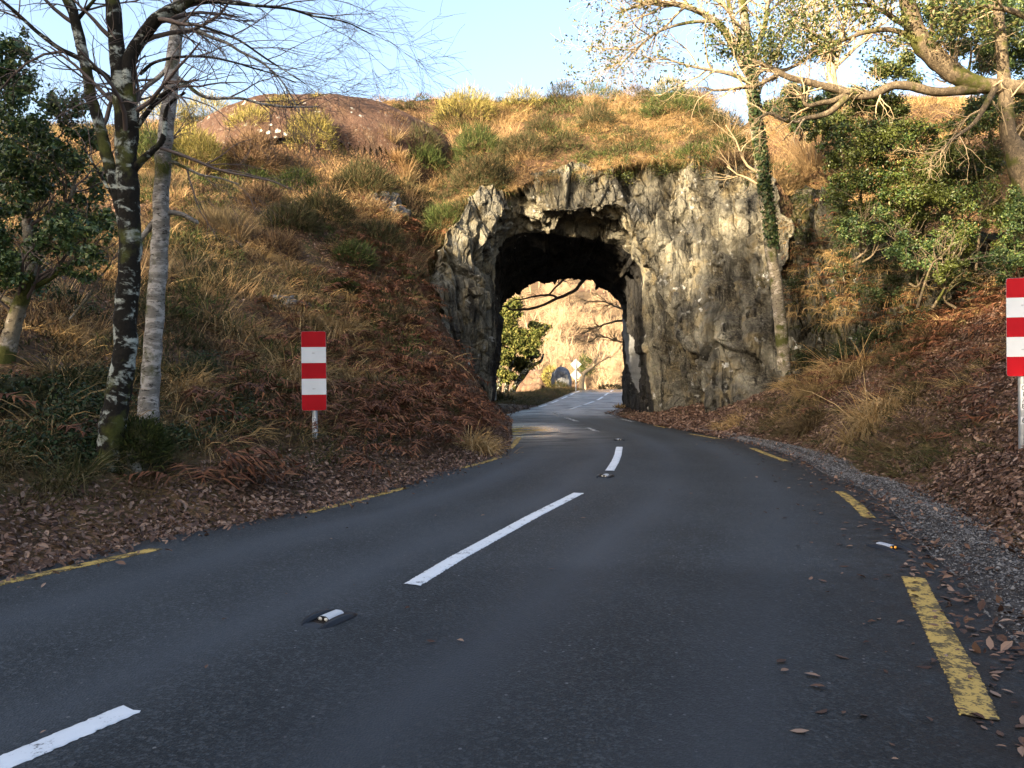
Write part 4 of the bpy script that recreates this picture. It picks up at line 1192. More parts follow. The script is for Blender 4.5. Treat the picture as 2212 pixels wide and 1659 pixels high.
# ------------------------------------------------------------------ bushes one could count, on the hill
SHRUBS = [
    # u, v, width px, height px, kind, label
    (1008, 232, 120, 75, "gorse", "broad yellow gorse on the skyline beside the brown rock dome"),
    (1128, 216, 78, 50, "gorse", "round yellow gorse standing alone on the skyline above the tunnel"),
    (1216, 205, 62, 55, "heather", "dark bushy clump on the skyline above the tunnel, between gorse and long heath"),
    (1292, 192, 95, 48, "green_gorse", "green and tan gorse on the skyline over the middle of the tunnel lip"),
    (1372, 190, 70, 40, "brown_heath", "tan heath on the skyline, tallest stretch before the ivy birch"),
    (1442, 190, 66, 44, "gorse", "tan gorse on the skyline close to the spreading birch crown"),
    (1510, 188, 70, 44, "heather", "dark scrub on the skyline half behind the birch crown"),
    (1452, 230, 112, 62, "green_gorse", "bright green bush below the skyline, largest above the tunnel"),
    (1290, 257, 68, 56, "heather", "compact dark green bush in the middle of the slope above the tunnel"),
    (1170, 275, 62, 48, "heather", "dull heather above the tunnel, upslope of the two dark clumps"),
    (1035, 312, 92, 78, "green_gorse", "dark green gorse just right of the brown rock dome"),
    (1132, 322, 110, 62, "heather", "dark heather overhanging the notch of the tunnel lip"),
    (1222, 312, 74, 44, "heather", "low heather on the slope behind the pale lintel block"),
    (975, 255, 60, 60, "heather", "small grey green bush at the edge of the brown rock dome"),
    (912, 352, 92, 58, "green_gorse", "low dark green bush under the brown rock dome"),
    (860, 330, 62, 46, "orange", "orange tuft of heath at the foot of the brown rock dome"),
    (1044, 376, 118, 70, "heather", "grey green shrub leaning over the pillar of the tunnel"),
    (962, 470, 76, 62, "green_gorse", "olive bush on the crest of the bank next to the tunnel pillar"),
    (785, 395, 118, 78, "heather", "dark heather at the lower edge of the brown rock dome"),
    (700, 452, 110, 66, "heather", "dark heather on mid slope below the sunlit grass"),
    (622, 476, 120, 62, "heather", "wide heather clump on mid slope, upslope of the pale birch stub"),
    (566, 432, 84, 52, "brown_heath", "brown heath in the sun beside the pale birch"),
    (640, 395, 84, 50, "green_gorse", "green bush in the sun below the dome's side"),
    (818, 512, 92, 62, "heather", "heather beside the grey lichen slab"),
    (762, 555, 80, 52, "green_gorse", "green clump downslope of the grey lichen slab"),
    (596, 532, 92, 50, "brown_heath", "brown heath patch in shade on the middle of the slope"),
    (672, 290, 92, 82, "gorse", "pale tan shrub in front of the brown rock dome"),
    (610, 232, 72, 40, "gorse", "yellow gorse on the skyline behind the dome's left shoulder"),
    (688, 222, 46, 30, "gorse", "little gorse on the skyline where the dome begins"),
    (450, 232, 96, 66, "gorse", "big olive gorse on the skyline behind the pale birch"),
    (356, 240, 96, 66, "gorse", "olive gorse on the skyline behind the dark birch"),
    (420, 330, 110, 96, "gorse", "tan gorse in full sun between the pale birch and the dome"),
    (545, 330, 110, 84, "brown_heath", "tan heath in full sun under the skyline gap"),
    (330, 330, 90, 90, "green_gorse", "green bush in the sun seen between the two birches"),
    (470, 470, 84, 60, "orange", "orange tuft in the sun right beside the pale birch"),
    (1720, 330, 150, 120, "orange", "big orange grass clump in the sun behind the ivy birch"),
    (1560, 270, 84, 50, "heather", "dark scrub left of the ivy covered trunk"),
    (1576, 318, 80, 46, "green_gorse", "mossy green bush on top of the rock flank"),
    (1500, 330, 70, 36, "green_gorse", "leafy green tuft hanging over the tunnel lip near the ivy birch"),
    (1585, 415, 90, 34, "brown_heath", "rusty ledge plants on the rock flank"),
    (1740, 900, 110, 70, "green", "tufty grass clump at the foot of the rock flank"),
    (1800, 800, 130, 100, "grassy", "tall tan grass clump on the bank beyond the rock flank"),
    (1900, 860, 160, 110, "grassy", "largest tan and rust grass clump low on the leafy bank"),
    (1960, 740, 140, 70, "green", "green grass clump on the upper leafy bank"),
    (1570, 915, 90, 30, "grassy", "low orange tuft at the foot of the tunnel wall"),
    (1025, 935, 80, 80, "grassy", "pale grass tuft at the road edge before the tunnel"),
    (770, 800, 100, 70, "grassy", "drooping straw clump behind the red and white marker board"),
    (620, 800, 120, 80, "grassy", "drooping straw clump upslope of the marker board"),
    (520, 690, 150, 90, "grassy", "large drooping straw clump in the middle of the bank"),
    (390, 800, 120, 90, "grassy", "drooping straw clump right beside the pale birch trunk"),
    (700, 690, 120, 70, "grassy", "straw clump on the bank above the marker board"),
    (120, 690, 130, 70, "grassy", "straw clump beside the leaning holly trunk"),
    (150, 800, 120, 80, "green", "dark grass clump left of the dark birch trunk"),
    (300, 960, 110, 120, "moss", "mossy stump mound at the foot of the pale birch"),
    (60, 985, 190, 90, "green", "long shaded grass at the verge below the mossy stone"),
    (905, 305, 90, 60, "heather", "dark scrub against the side of the brown rock dome nearest the tunnel"),
    (545, 262, 90, 50, "gorse", "yellow scrub where the brown dome meets the skyline beyond the birches"),
    (840, 262, 60, 34, "brown_heath", "brown tuft growing on the face of the rock dome"),
    (740, 620, 62, 30, "moss", "bright moss cushion on the shaded slope"),
]
for u, v, wpx, hpx, kind, label in SHRUBS:
    p = hit(u, v + hpx * .42)
    k = p[1] / 1719
    rx, rz = wpx * k * .62, hpx * k * .95
    nb = int(np.clip(900 * (wpx * hpx) / 6000, 350, 1500))
    if kind in ("grassy", "green", "orange"):
        c = p + np.stack([rng.normal(0, rx * .42, 9), rng.normal(0, rx * .35, 9), np.zeros(9)], 1)
        c[:, 2] = H(c[:, 0], c[:, 1])
        mt = {"grassy": "straw", "green": "green_grass", "orange": "orange_grass"}[kind]
        V, F = tussocks(c, 150 if kind != "orange" else 190, rz * 1.25, .015, rx * .22, .85 if kind != "orange" else .4, .8 if kind != "orange" else 1.2, (-.05, -.2, 0))
        tag(mesh("grass_tussock", V, F, M[mt]), label, "grass", "grass clumps on the banks")
    elif kind == "moss":
        V, F = mound(p, rx, rx, rz, 5200, .09, .012, .3, .7)
        o = tag(mesh("moss_mound", V, F, M["moss"]), label, "moss")
        blob("stump_core", p, (rx * .82, rx * .82, rz * .84), M["mossy_rock"], 3, amp=.12, parent=o)
    else:
        V, F = mound(p, rx, rx * .8, rz, nb * 2, .22 + rz * .12, .017, .15, .55)
        tag(mesh("heath_bush" if kind in ("heather", "brown_heath") else "gorse_bush", V, F, M[kind]), label, "bush", "bushes on the hill")

# scattered low heath between the bushes
for nm, mt, cnt, sd, lb in (("heather_cover", "heather", 5200, 131, "low dark heather cover on the hill"), ("heath_cover", "brown_heath", 2600, 141, "low brown heath cover on the hill"), ("green_cover", "green_gorse", 2200, 151, "low green growth on the hill")):
    c = on_land(cnt, -22, 9, 11, 35.6, lambda x, y, u, v: ((DL(x, y) > 2.2) | INTOP(x, y)) * not_rock(x, y) * (.05 + .95 * patchy(x, y, sd, .5, .02, .25)) * ~on_dome(x, y))
    ps_ = []
    for p in c:
        r_ = .16 + .42 * random.random() ** 1.5
        ps_.append(mound(p, r_ * 1.3, r_, r_ * .85, 110, .17, .020, .15, .6))
    tag(mesh(nm, *merge(ps_), M[mt]), lb, "heath", kind="stuff")

rim_ = [mound(outer[i] + [rng.normal(0, .15), .25 + rng.uniform(0, .4), rng.normal(-.1, .18)], .45, .4, .35, 150, .22, .018, .2, .6, -.6) for i in np.concatenate([rng.integers(int(KU * .09), int(KU * .42), 34), rng.integers(int(KU * .62), int(KU * .86), 14)])]
tag(mesh("rim_heather", *merge(rim_), M["heather"]), "heather growing over the ragged outer rim of the tunnel rock", "heath", kind="stuff")
# mossy bluff under the wooded slope
CL = [(1690, 900, 415, 22.6, 25.0), (1750, 890, 395, 21.2, 24.2), (1800, 870, 430, 20.0, 22.6), (1850, 830, 468, 19.2, 21.2), (1950, 800, 500, 18.2, 20.0), (2050, 780, 520, 17.2, 18.8), (2150, 770, 520, 16.4, 18.0), (2290, 740, 500, 15.4, 17.2)]
tb = np.linspace(0, len(CL) - 1, 300)
b0_ = cr([P(u, vb, y0_) for u, vb, vt, y0_, y1_ in CL], tb); b1_ = cr([P(u, vt, y1_) for u, vb, vt, y0_, y1_ in CL], tb)
wv = np.linspace(0, 1, 110)[None, :, None]
cf = b0_[:, None] * (1 - wv) + b1_[:, None] * wv + np.array([0, -.7, 0]) * np.sin(np.pi * wv) * .6
cf = np.concatenate([cf, np.stack([b1_ + [.3, 1.2, .25], b1_ + [.6, 3.2, .3]], 1)], 1)
nn_ = unit(np.array([-.45, -.85, .25]))
cf = cf + nn_ * (1.25 * rock_disp(np.stack([cf[..., 0] * .6 + 40, cf[..., 1], cf[..., 2] * 2.2], -1)))[..., None]
tag(mesh("rock_bluff", cf, grid_faces(300, 112), M["mossy_rock"], smooth=False), "dark mossy rock bluff with pale lichen, under the hollies beside the ivy birch", "rock")

# plants rooted on the bluff
ii = rng.integers(0, 300, 1500); jj = rng.integers(8, 112, 1500)
bp = cf[ii, jj]; kb = rng.uniform(0, 1, 1500) < patchy(bp[:, 0] + bp[:, 2], bp[:, 2] * 1.3, 77, .8, -.05, .2)
kb &= rng.uniform(0, 1, 1500) < .5
V, F = tussocks(bp[kb], 26, .40, .012, .12, .95, .35, (-.3, -.5, 0))
tag(mesh("bluff_grass", V, F, M["straw"]), "dead grass hanging from ledges of the mossy bluff", "grass", kind="stuff")
ii = rng.integers(0, 300, 420); jj = rng.integers(4, 112, 420); bp = cf[ii, jj]
bp = bp[patchy(bp[:, 0], bp[:, 2], 78, .7, -.05, .15) > rng.uniform(0, 1, 420)]
V, F = fronds(bp, rng.uniform(2.6, 5.4, len(bp)), rng.uniform(.35, .7, len(bp)), rng.uniform(.3, .7, len(bp)))
tag(mesh("bluff_bracken", V, F, M["bracken"]), "rusty bracken on the mossy bluff", "bracken", kind="stuff")
ii = rng.integers(0, 300, 46); jj = rng.integers(20, 112, 46); bp = cf[ii, jj]
V, F = cloud(bp + [-.1, -.2, 0], rng.uniform(.12, .42, 46), 14000, .030, .2, .8)
tag(mesh("bluff_ivy", V, F, M["ivy_leaf"]), "dark ivy and bramble leaves over the mossy bluff", "ivy", kind="stuff")

# rock dome on the skyline, slabs and mossy rocks
dx_, dy_ = np.meshgrid(np.linspace(-1, 1, 140), np.linspace(-1, .4, 110), indexing='ij')
dX = DOME_C[0] + DOME_S[0] * dx_; dY = DOME_C[1] + DOME_S[1] * dy_
dq = 1 - dx_ ** 2 - dy_ ** 2
dZ = DOME_C[2] + DOME_S[2] * np.sqrt(np.maximum(dq, 0))
dp = np.stack([dX, dY, dZ], -1)
ledge = worley(np.stack([dX * .35, dY * .22, dZ * .7], -1), 5)
dn = unit(np.stack([dx_ / DOME_S[0], dy_ / DOME_S[1], np.sqrt(np.maximum(dq, 0)) / DOME_S[2]], -1))
dpd = dp + dn * (.14 * (ledge[2] - .5) + .25 * fbm(dp * .5, 3, 3) + .05 * fbm(dp * 2.5, 3, 4))[..., None]
Fd = grid_faces(140, 110); Fd = Fd[(dq.ravel()[Fd] > .0).all(1)]
dm = mesh("rock_dome", dpd, Fd, M["brown_rock"])
tag(dm, "smooth brown lichen spotted rock dome on the skyline", "rock")
for u, v, w_, h_, mt, sd, lb in (
        (835, 452, 84, 76, "grey_rock", 14, "grey lichen flecked slab on the slope beside the tunnel"),
        (600, 650, 100, 40, "grey_rock", 15, "flat stone patch among leaves on the shaded slope"),
        (1730, 690, 90, 130, "mossy_rock", 22, "mossy rock at the foot of the ivy birch"),
        (20, 860, 120, 110, "mossy_rock", 21, "mossy stone at the foot of the leaning holly trunk")):
    p = hit(u, v); kk = p[1] / 1719
    blob_o = blob("rock", p + [0, .15, -.1], (w_ * kk / 2, max(.5, w_ * kk * .3), h_ * kk / 2), M[mt], sd, amp=.34)
    tag(blob_o, lb, "rock")

# ------------------------------------------------------------------ trees on the near side
def hero(name, base, label, limbs, mat, n_tw, ln, lvl, twmat, up=0.0, gn=.25, ang=(.5, 1.1), kids=(5, 4), lo=.25, pref=None, rmin=.0028, sides=12, skip=()):
    t = tree(name, base, label)
    mesh("trunk", *merge([tube(q, r, sides if r.max() > .04 else 7, .16, i) for i, (q, r) in enumerate(limbs)]), mat, t)
    tw = []
    for i, (q, r) in enumerate(limbs):
        if i in skip: continue
        grow(tw, q, r, n_tw[i] if isinstance(n_tw, (list, tuple)) else n_tw, ln, lvl, gn, up, ang, lo, rmin, .55, kids, pref)
    if tw:
        twigs_mesh("branch_canopy", tw, twmat, t)
    return t, tw

# dark mossy birch with three stems
za = hit(240, 1005)[1]
A = lambda c, w, **k: limb(c, za, w, wob=.035, **k)
limbsA = [
    A([(232, 1040), (238, 1000), (246, 930), (258, 850), (268, 760), (272, 680), (276, 590), (278, 500), (277, 420), (272, 330), (268, 260), (262, 180), (254, 100), (243, 20), (228, -80), (215, -220)], (66, 57, 52, 49, 47, 46, 44, 41, 37, 33, 28, 24)),
    A([(278, 330), (282, 270), (278, 200), (276, 150), (296, 95), (330, 50), (365, 22), (410, 4), (470, -50), (540, -120)], (34, 34, 32, 30, 29, 27, 24, 22, 18, 12)),
    A([(274, 520), (262, 450), (245, 390), (230, 330), (215, 270), (204, 220), (192, 160), (180, 100), (165, 45), (150, 5), (120, -60)], (30, 28, 26, 25, 24, 23, 22, 22, 20, 16)),
    A([(272, 215), (230, 165), (180, 130), (130, 105), (75, 65), (20, 15), (-40, -40)], (13, 12, 11, 10, 9, 7, 5)),
    A([(276, 390), (300, 355), (330, 325), (352, 300), (362, 235), (400, 203)], (18, 16, 14, 12, 8, 5)),
    A([(282, 290), (310, 255), (345, 215), (385, 190), (420, 172)], (14, 12, 11, 9, 5)),
    A([(300, 160), (340, 132), (400, 122), (470, 128), (560, 150), (640, 178)], (8, 7, 6, 5, 3.5, 2)),
    A([(345, 40), (420, 55), (500, 80), (580, 130), (660, 180)], (9, 7, 5.5, 4, 2)),
    A([(420, 4), (520, 10), (620, 20), (720, 40), (810, 80)], (9, 7, 5.5, 4, 2)),
    A([(165, 45), (185, 20), (210, -10)], (10, 8, 6)),
    A([(160, 40), (135, -5), (120, -50)], (12, 10, 6)),
    A([(264, 470), (240, 420), (205, 360), (180, 320)], (8, 7, 5, 3)),
]
hero("birch_tree", P(236, 1012, za), "dark mossy birch forking into several stems beside the road", limbsA, M["dark_bark"], [7, 7, 3, 5, 3, 3, 5, 6, 7, 4, 5, 4], 1.25, 2, M["twig"], -.25, .24, (.4, 1.0), (6, 5), .3, (.06, 0, .05), .0017)

zb = za + 1.3
B = lambda c, w, **k: limb(c, zb, w, wob=.05, **k)
limbsB = [
    B([(312, 960), (316, 900), (322, 830), (330, 740), (338, 650), (345, 560), (344, 490), (348, 420), (354, 340), (360, 260), (367, 190), (376, 110), (381, 40), (385, -40), (390, -180)], (50, 42, 38, 36, 36, 34, 33, 31, 29, 28, 26, 22)),
    B([(352, 345), (378, 345), (400, 360), (430, 378), (470, 385), (520, 395)], (9, 8, 7, 5, 4, 3)),
    B([(346, 470), (365, 464), (395, 470), (424, 483)], (12, 11, 10, 9)),
    B([(338, 470), (318, 495), (296, 530), (285, 560)], (13, 12, 11, 8)),
    B([(376, 110), (360, 150), (310, 188), (290, 220)], (12, 11, 9, 4)),
    B([(372, 160), (430, 200), (520, 215), (600, 230), (690, 232)], (9, 8, 6, 5, 3)),
    B([(380, 60), (440, 70), (520, 110), (600, 160), (650, 240)], (9, 8, 6, 4, 3)),
]
hero("birch_tree", P(314, 930, zb), "slender pale birch with broken side stubs next to the dark mossy birch", limbsB, M["birch_bark"], [4, 3, 0, 0, 3, 6, 7], 1.15, 2, M["twig"], -.3, .24, (.4, 1.0), (6, 5), .35, (.15, 0, 0), .0020)

# big holly over the verge
zh = hit(30, 790)[1]
hl_ = [limb([(5, 820), (15, 760), (28, 710), (42, 660), (58, 622), (66, 580), (60, 500), (55, 420), (70, 330)], zh, (38, 35, 32, 30, 27, 22, 16, 11)),
       limb([(56, 625), (90, 612), (125, 590), (175, 540), (205, 480)], zh, (16, 12, 9, 7, 5)), limb([(40, 660), (0, 640), (-60, 600)], zh, (16, 12, 8)),
       limb([(66, 560), (110, 500), (150, 430), (170, 350), (190, 280)], zh, (14, 11, 8, 6, 4)), limb([(150, 690), (190, 640), (215, 600), (240, 570)], zh, (5, 5, 4, 3))]
ht_, tw = hero("holly_tree", P(5, 815, zh), "dense dark holly with a leaning pale trunk at the verge", hl_, M["ivy_birch_bark"], [14, 6, 6, 8, 2], 1.0, 1, M["twig"], .05, .3, (.4, 1.0), (5,), .3)
hc = [(30, 150, 60), (70, 220, 70), (20, 260, 75), (120, 300, 60), (60, 330, 75), (150, 380, 60), (20, 400, 80), (100, 430, 75), (180, 300, 40), (190, 450, 55), (40, 500, 75), (130, 520, 65), (205, 540, 45), (-30, 200, 70), (-40, 350, 80), (-40, 520, 80), (70, 585, 45), (5, 590, 60), (215, 390, 36), (170, 590, 34), (150, 230, 34), (40, 100, 40), (225, 480, 30), (-20, 120, 60)]
V, F = cloud(*ragged([P(u, v, zh + random.uniform(-.9, .9)) for u, v, r_ in hc], [r_ * zh / 1719 for *_, r_ in hc], 10), 24000, .034, .3, .8)
mesh("crown", V, F, M["holly_dark"], ht_)

# ivy-clad birch leaning in front of the rock flank
zi = 21.0
limbsI = [
    limb([(1694, 800), (1690, 740), (1684, 680), (1677, 620), (1668, 560), (1660, 500), (1653, 440), (1646, 380), (1638, 320), (1630, 260), (1624, 200), (1620, 150), (1616, 100), (1608, 40), (1600, -30), (1592, -120)], zi, (28, 27, 26, 26, 25, 24, 24, 23, 22, 20, 17, 14)),
    limb([(1620, 165), (1590, 110), (1560, 60), (1520, 30), (1470, 12), (1400, 8), (1330, 30)], zi, (20, 18, 16, 13, 10, 7, 4)),
    limb([(1618, 140), (1640, 90), (1655, 40), (1660, -40)], zi, (16, 13, 11, 8)),
    limb([(1616, 110), (1590, 60), (1575, 10), (1560, -60)], zi, (13, 11, 9, 6)),
    limb([(1622, 180), (1580, 160), (1530, 150), (1480, 140), (1420, 120)], zi, (11, 9, 7, 5, 3)),
    limb([(1624, 170), (1665, 130), (1690, 90), (1720, 40), (1760, 0)], zi, (14, 12, 9, 7, 5)),
    limb([(1540, 45), (1480, 50), (1420, 70), (1370, 110), (1330, 150)], zi, (8, 7, 5, 4, 3)),
    limb([(1470, 12), (1420, -20), (1350, -40)], zi, (7, 5, 3)),
]
bi, tw = hero("birch_tree", P(1694, 790, zi), "ivy covered birch leaning against the rock flank, crown spreading over the tunnel", limbsI, M["ivy_birch_bark"], [8, 14, 8, 8, 9, 9, 12, 8], 1.9, 2, M["tan_twig"], .0, .28, (.4, 1.0), (6, 5), .4, (-.1, 0, .02), .0032)
ends = [q[-1] for q, r in tw[::3] if q[-1][2] > 9]
V, F = cloud(ends, [.22] * len(ends), 5200, .046, .2, .8)
mesh("crown", V, F, M["olive_leaf"], bi)
ql, rl = limbsI[0]
tt = rng.uniform(.30, .78, 3600); i_ = (tt * (len(ql) - 1)).astype(int); pq = ql[i_]; an = rng.uniform(-1.9, 1.1, 3600)
od = np.stack([np.sin(an + .9), -np.cos(an + .9), 0 * an], 1)
kp = rng.uniform(0, 1, 3600) < np.clip(.25 + .9 * np.sin(an + 1.9), 0, 1)
V, F = simple_leaves((pq + od * (rl[i_] * 1.12 + rng.uniform(0, .05, 3600))[:, None] + rng.normal(0, .03, (3600, 3)))[kp], unit(od + rng.normal(0, .4, (3600, 3)))[kp], rng.uniform(.03, .055, 3600)[kp], .75)
mesh("ivy", V, F, M["ivy_leaf"], bi)

# oak: root and trunk at the picture's edge, long low limbs
zo = 16.0
limbsO = [
    limb([(2262, 560), (2240, 440), (2205, 350), (2192, 320), (2178, 290), (2174, 240), (2170, 190), (2166, 130), (2160, 60), (2150, -40)], zo, (100, 80, 56, 38, 31, 28, 26, 24, 22, 17)),
    limb([(2300, 190), (2230, 190), (2170, 188), (2120, 184), (2085, 172), (2050, 150), (2015, 118), (1985, 85), (1968, 40), (1955, -20), (1945, -90)], zo, (36, 34, 33, 34, 37, 41, 44, 42, 37, 30, 25)),
    limb([(2130, 188), (2080, 195), (2020, 198), (1965, 186), (1925, 186), (1890, 203), (1850, 207), (1815, 195), (1780, 186), (1740, 176), (1700, 165), (1660, 145), (1625, 130)], zo, (24, 21, 19, 19, 18, 17.5, 17, 16, 15, 13, 10, 6)),
    limb([(1830, 203), (1800, 218), (1775, 222), (1745, 228), (1735, 215), (1728, 200)], zo, (14, 12, 11, 9, 7, 5)),
    limb([(1830, 210), (1795, 240), (1770, 250), (1740, 256), (1715, 262), (1690, 258), (1665, 245), (1648, 250), (1630, 262)], zo - .3, (15, 13, 11, 10, 9, 8, 7, 6, 4)),
    limb([(1680, 160), (1640, 182), (1600, 190), (1545, 195), (1520, 188)], zo, (9, 8, 7, 5, 3)),
    limb([(2150, 190), (2130, 225), (2105, 265), (2060, 300), (2020, 335)], zo - .5, (14, 12, 9, 7, 4)),
    limb([(1985, 90), (1930, 65), (1870, 70), (1800, 90), (1740, 60), (1700, 20)], zo, (14, 11, 9, 8, 6, 4)),
    limb([(1975, 60), (1940, 45), (1900, 20), (1860, 10), (1800, 15)], zo + .5, (14, 12, 9, 7, 4)),
    limb([(2000, 100), (2015, 60), (2012, 20), (2000, -40)], zo, (14, 12, 10, 8)),
    limb([(2085, 172), (2095, 140), (2098, 110)], zo, (8, 6, 4)),
    limb([(1768, 110), (1720, 140), (1690, 155), (1668, 175)], zo + .3, (9, 8, 6, 5)),
    limb([(2260, 60), (2190, 25), (2120, 15), (2070, 35), (2030, 50)], zo - .6, (16, 12, 10, 8, 5)),
]
ok, tw = hero("oak_tree", hit(2215, 440), "gnarled oak with a thick leaning trunk and long low limbs reaching toward the ivy birch", limbsO, M["oak_bark"], [5, 9, 12, 5, 7, 7, 7, 11, 11, 6, 3, 5, 8], 1.0, 2, M["tan_twig"], .05, .34, (.4, 1.1), (5, 3), .3, None, .0034)
ends = [q[-1] for q, r in tw[::4] if q[-1][2] > 7.8]
V, F = cloud(ends, [.28] * len(ends), 13000, .040, .2, .8)
mesh("crown", V, F, M["olive_leaf"], ok)
zt = 17.5
ob2 = tree("bare_tree", P(1795, 200, 30), "pale bare tree on the skyline between the ivy birch and the oak")
lm = [limb([(1800, 230), (1798, 180), (1794, 140), (1790, 100), (1786, 50), (1784, -20)], 30, (24, 21, 17, 13, 9, 6)), limb([(1796, 150), (1825, 125), (1850, 100), (1880, 70), (1910, 50)], 30, (11, 9, 8, 6, 4)), limb([(1792, 120), (1770, 95), (1750, 70), (1735, 30)], 30, (10, 8, 6, 4)),
      limb([(1798, 170), (1812, 110), (1822, 60), (1830, 0)], 30, (10, 8, 6, 4))]
mesh("trunk", *merge([tube(q, r, 9, .15) for q, r in lm]), M["tan_twig"], ob2)
tw = []
for q, r in lm: grow(tw, q, r, 14, 2.0, 2, .28, .1, (.4, 1.0), .4, .006, .55, (5, 4))
twigs_mesh("branch_canopy", tw, M["tan_twig"], ob2)

# hollies on the wooded slope
HOLLY = [
    ("holly_bush", [(1850, 320, 56), (1890, 300, 54), (1830, 400, 52), (1880, 390, 60), (1850, 455, 50), (1905, 450, 46), (1805, 300, 30), (1800, 350, 30)], 18.5, 13000, "holly", "sunlit holly bush closest to the ivy birch"),
    ("holly_bush", [(1950, 290, 58), (2000, 330, 64), (1970, 400, 64), (2030, 420, 58), (1945, 460, 54), (2000, 480, 54), (1930, 370, 50)], 17.6, 15000, "holly", "middle holly bush under the long oak limb"),
    ("holly_bush", [(2090, 290, 58), (2120, 380, 64), (2080, 440, 62), (2150, 470, 60), (2105, 520, 54), (2060, 510, 44), (2050, 350, 50)], 16.8, 15000, "holly", "bright holly bush next to the oak root"),
    ("holly_bush", [(2190, 480, 58), (2215, 560, 56), (2165, 570, 44), (2240, 420, 60)], 15.6, 9000, "holly_dark", "dark shaded holly below the oak root"),
    ("holly_bush", [(1985, 550, 38), (2020, 530, 32), (1950, 535, 28)], 16.6, 3000, "holly_dark", "small dark holly hanging over the mossy bluff"),
    ("holly_sprig", [(2040, 580, 24), (2062, 568, 20), (2030, 600, 16), (2050, 605, 16)], 15.2, 1300, "holly", "little bright holly sprig above the dead bracken"),
    ("holly_bush", [(1870, 480, 36), (1835, 500, 26), (1910, 505, 32)], 17.8, 3000, "holly_dark", "low dark holly spilling over the bluff below the sunlit holly"),
    ("holly_tree", [(2100, 60, 62), (2170, 40, 70), (2130, 120, 55), (2200, 120, 60), (2090, 0, 60), (2180, -30, 70), (2230, 60, 60), (2060, 90, 34), (2210, 210, 50), (2150, 230, 36), (2110, 230, 36), (2020, 20, 40), (2160, 90, 60)], 18.0, 24000, "holly_dark", "tall dark holly crown behind the oak trunk"),
    ("holly_bush", [(1880, 210, 50), (1920, 240, 46), (1850, 250, 40), (1950, 150, 40), (1905, 150, 34)], 20.5, 8000, "olive_leaf", "yellow green holly on the skyline behind the long oak limb"),
    ("holly_bush", [(1775, 235, 36), (1810, 215, 34), (1790, 270, 36), (1760, 275, 28)], 25.0, 6000, "olive_leaf", "yellow green bush in the sun between the ivy trunk and the skyline holly"),
    ("holly_bush", [(1700, 225, 36), (1740, 250, 40), (1720, 200, 30)], 26.0, 4500, "holly_dark", "dark bush on the slope directly behind the ivy trunk"),
]
for nm, cl, y, n, mt, lb in HOLLY:
    cs = np.array([P(u, v, y + random.uniform(-.8, .8)) for u, v, r_ in cl]); rs = np.array([r_ * y / 1719 for *_, r_ in cl])
    mid_ = cs.mean(0); gz_ = max(float(H(mid_[0], mid_[1] + .6)), cs[:, 2].min() - .35)
    o = empty(nm, (mid_[0], mid_[1], min(gz_, cs[:, 2].min())), lb, "holly", "hollies on the wooded slope")
    V, F = cloud(*ragged(cs, rs, 11), int(n * 1.9), .030 * y / 17, .25, .8)
    mesh("crown", V, F, M[mt], o)
    st = []
    for k in range(3):
        b_ = np.array([mid_[0] + random.uniform(-.4, .4), mid_[1] + .4, gz_ - .2]); e_ = cs[k % len(cs)]
        q = smooth_line([b_, (b_ + e_) / 2 + rng.normal(0, .15, 3), e_], 9)
        st.append((q, np.linspace(.03, .010, 9)))
        grow(st, q, np.linspace(.03, .010, 9), 5, .9, 1, .3, .2, (.4, 1.0), .4, .006, .6, (4,))
    mesh("stems", *merge([tube(q, r, 5) for q, r in st]), M["oak_bark"], o)

# ------------------------------------------------------------------ marker posts, cat's eyes, signs
M["red"] = plain("red_sheeting", (.34, .004, .010), .55, 0, .22, 5)
M["red"].node_tree.nodes["Principled BSDF"].inputs["Specular IOR Level"].default_value = .12
M["white"] = plain("white_sheeting", (.58, .61, .64), .5, 0, .12, 4)
M["sign_back"] = plain("pale_sign_back", (.30, .31, .30), .5, .1, .1, 6)
M["plate"] = plain("number_plate_white", (.55, .57, .59), .4, 0, .05, 9)
M["digit"] = plain("digit_black", (.012, .012, .014), .5, 0, .1, 9)
M["board_back"] = plain("grey_board_back", (.30, .33, .36), .5, .3, .15, 6)

def rounded(w, h, r, n=7):
    pts = []
    for cx_0, cz, a0 in ((w / 2 - r, h / 2 - r, 0), (-w / 2 + r, h / 2 - r, 90), (-w / 2 + r, -h / 2 + r, 180), (w / 2 - r, -h / 2 + r, 270)):
        for k in range(n):
            a = R(a0 + 90 * k / (n - 1)); pts.append((cx_0 + r * math.cos(a), cz + r * math.sin(a)))
    return np.array(pts)

def plate_mesh(outline, y0, y1):
    """A flat plate: outline in x, z; front at y0 (towards the camera), back at y1."""
    n = len(outline)
    V = np.concatenate([np.stack([outline[:, 0], np.full(n, y0), outline[:, 1]], 1), np.stack([outline[:, 0], np.full(n, y1), outline[:, 1]], 1)])
    i = np.arange(n); j = (i + 1) % n
    F = [np.stack([i, j, j + n, i + n], 1), np.stack([np.zeros(n - 2, int), i[2:], i[1:-1]], 1), np.stack([np.full(n - 2, n), i[1:-1] + n, i[2:] + n], 1)]
    return V, F

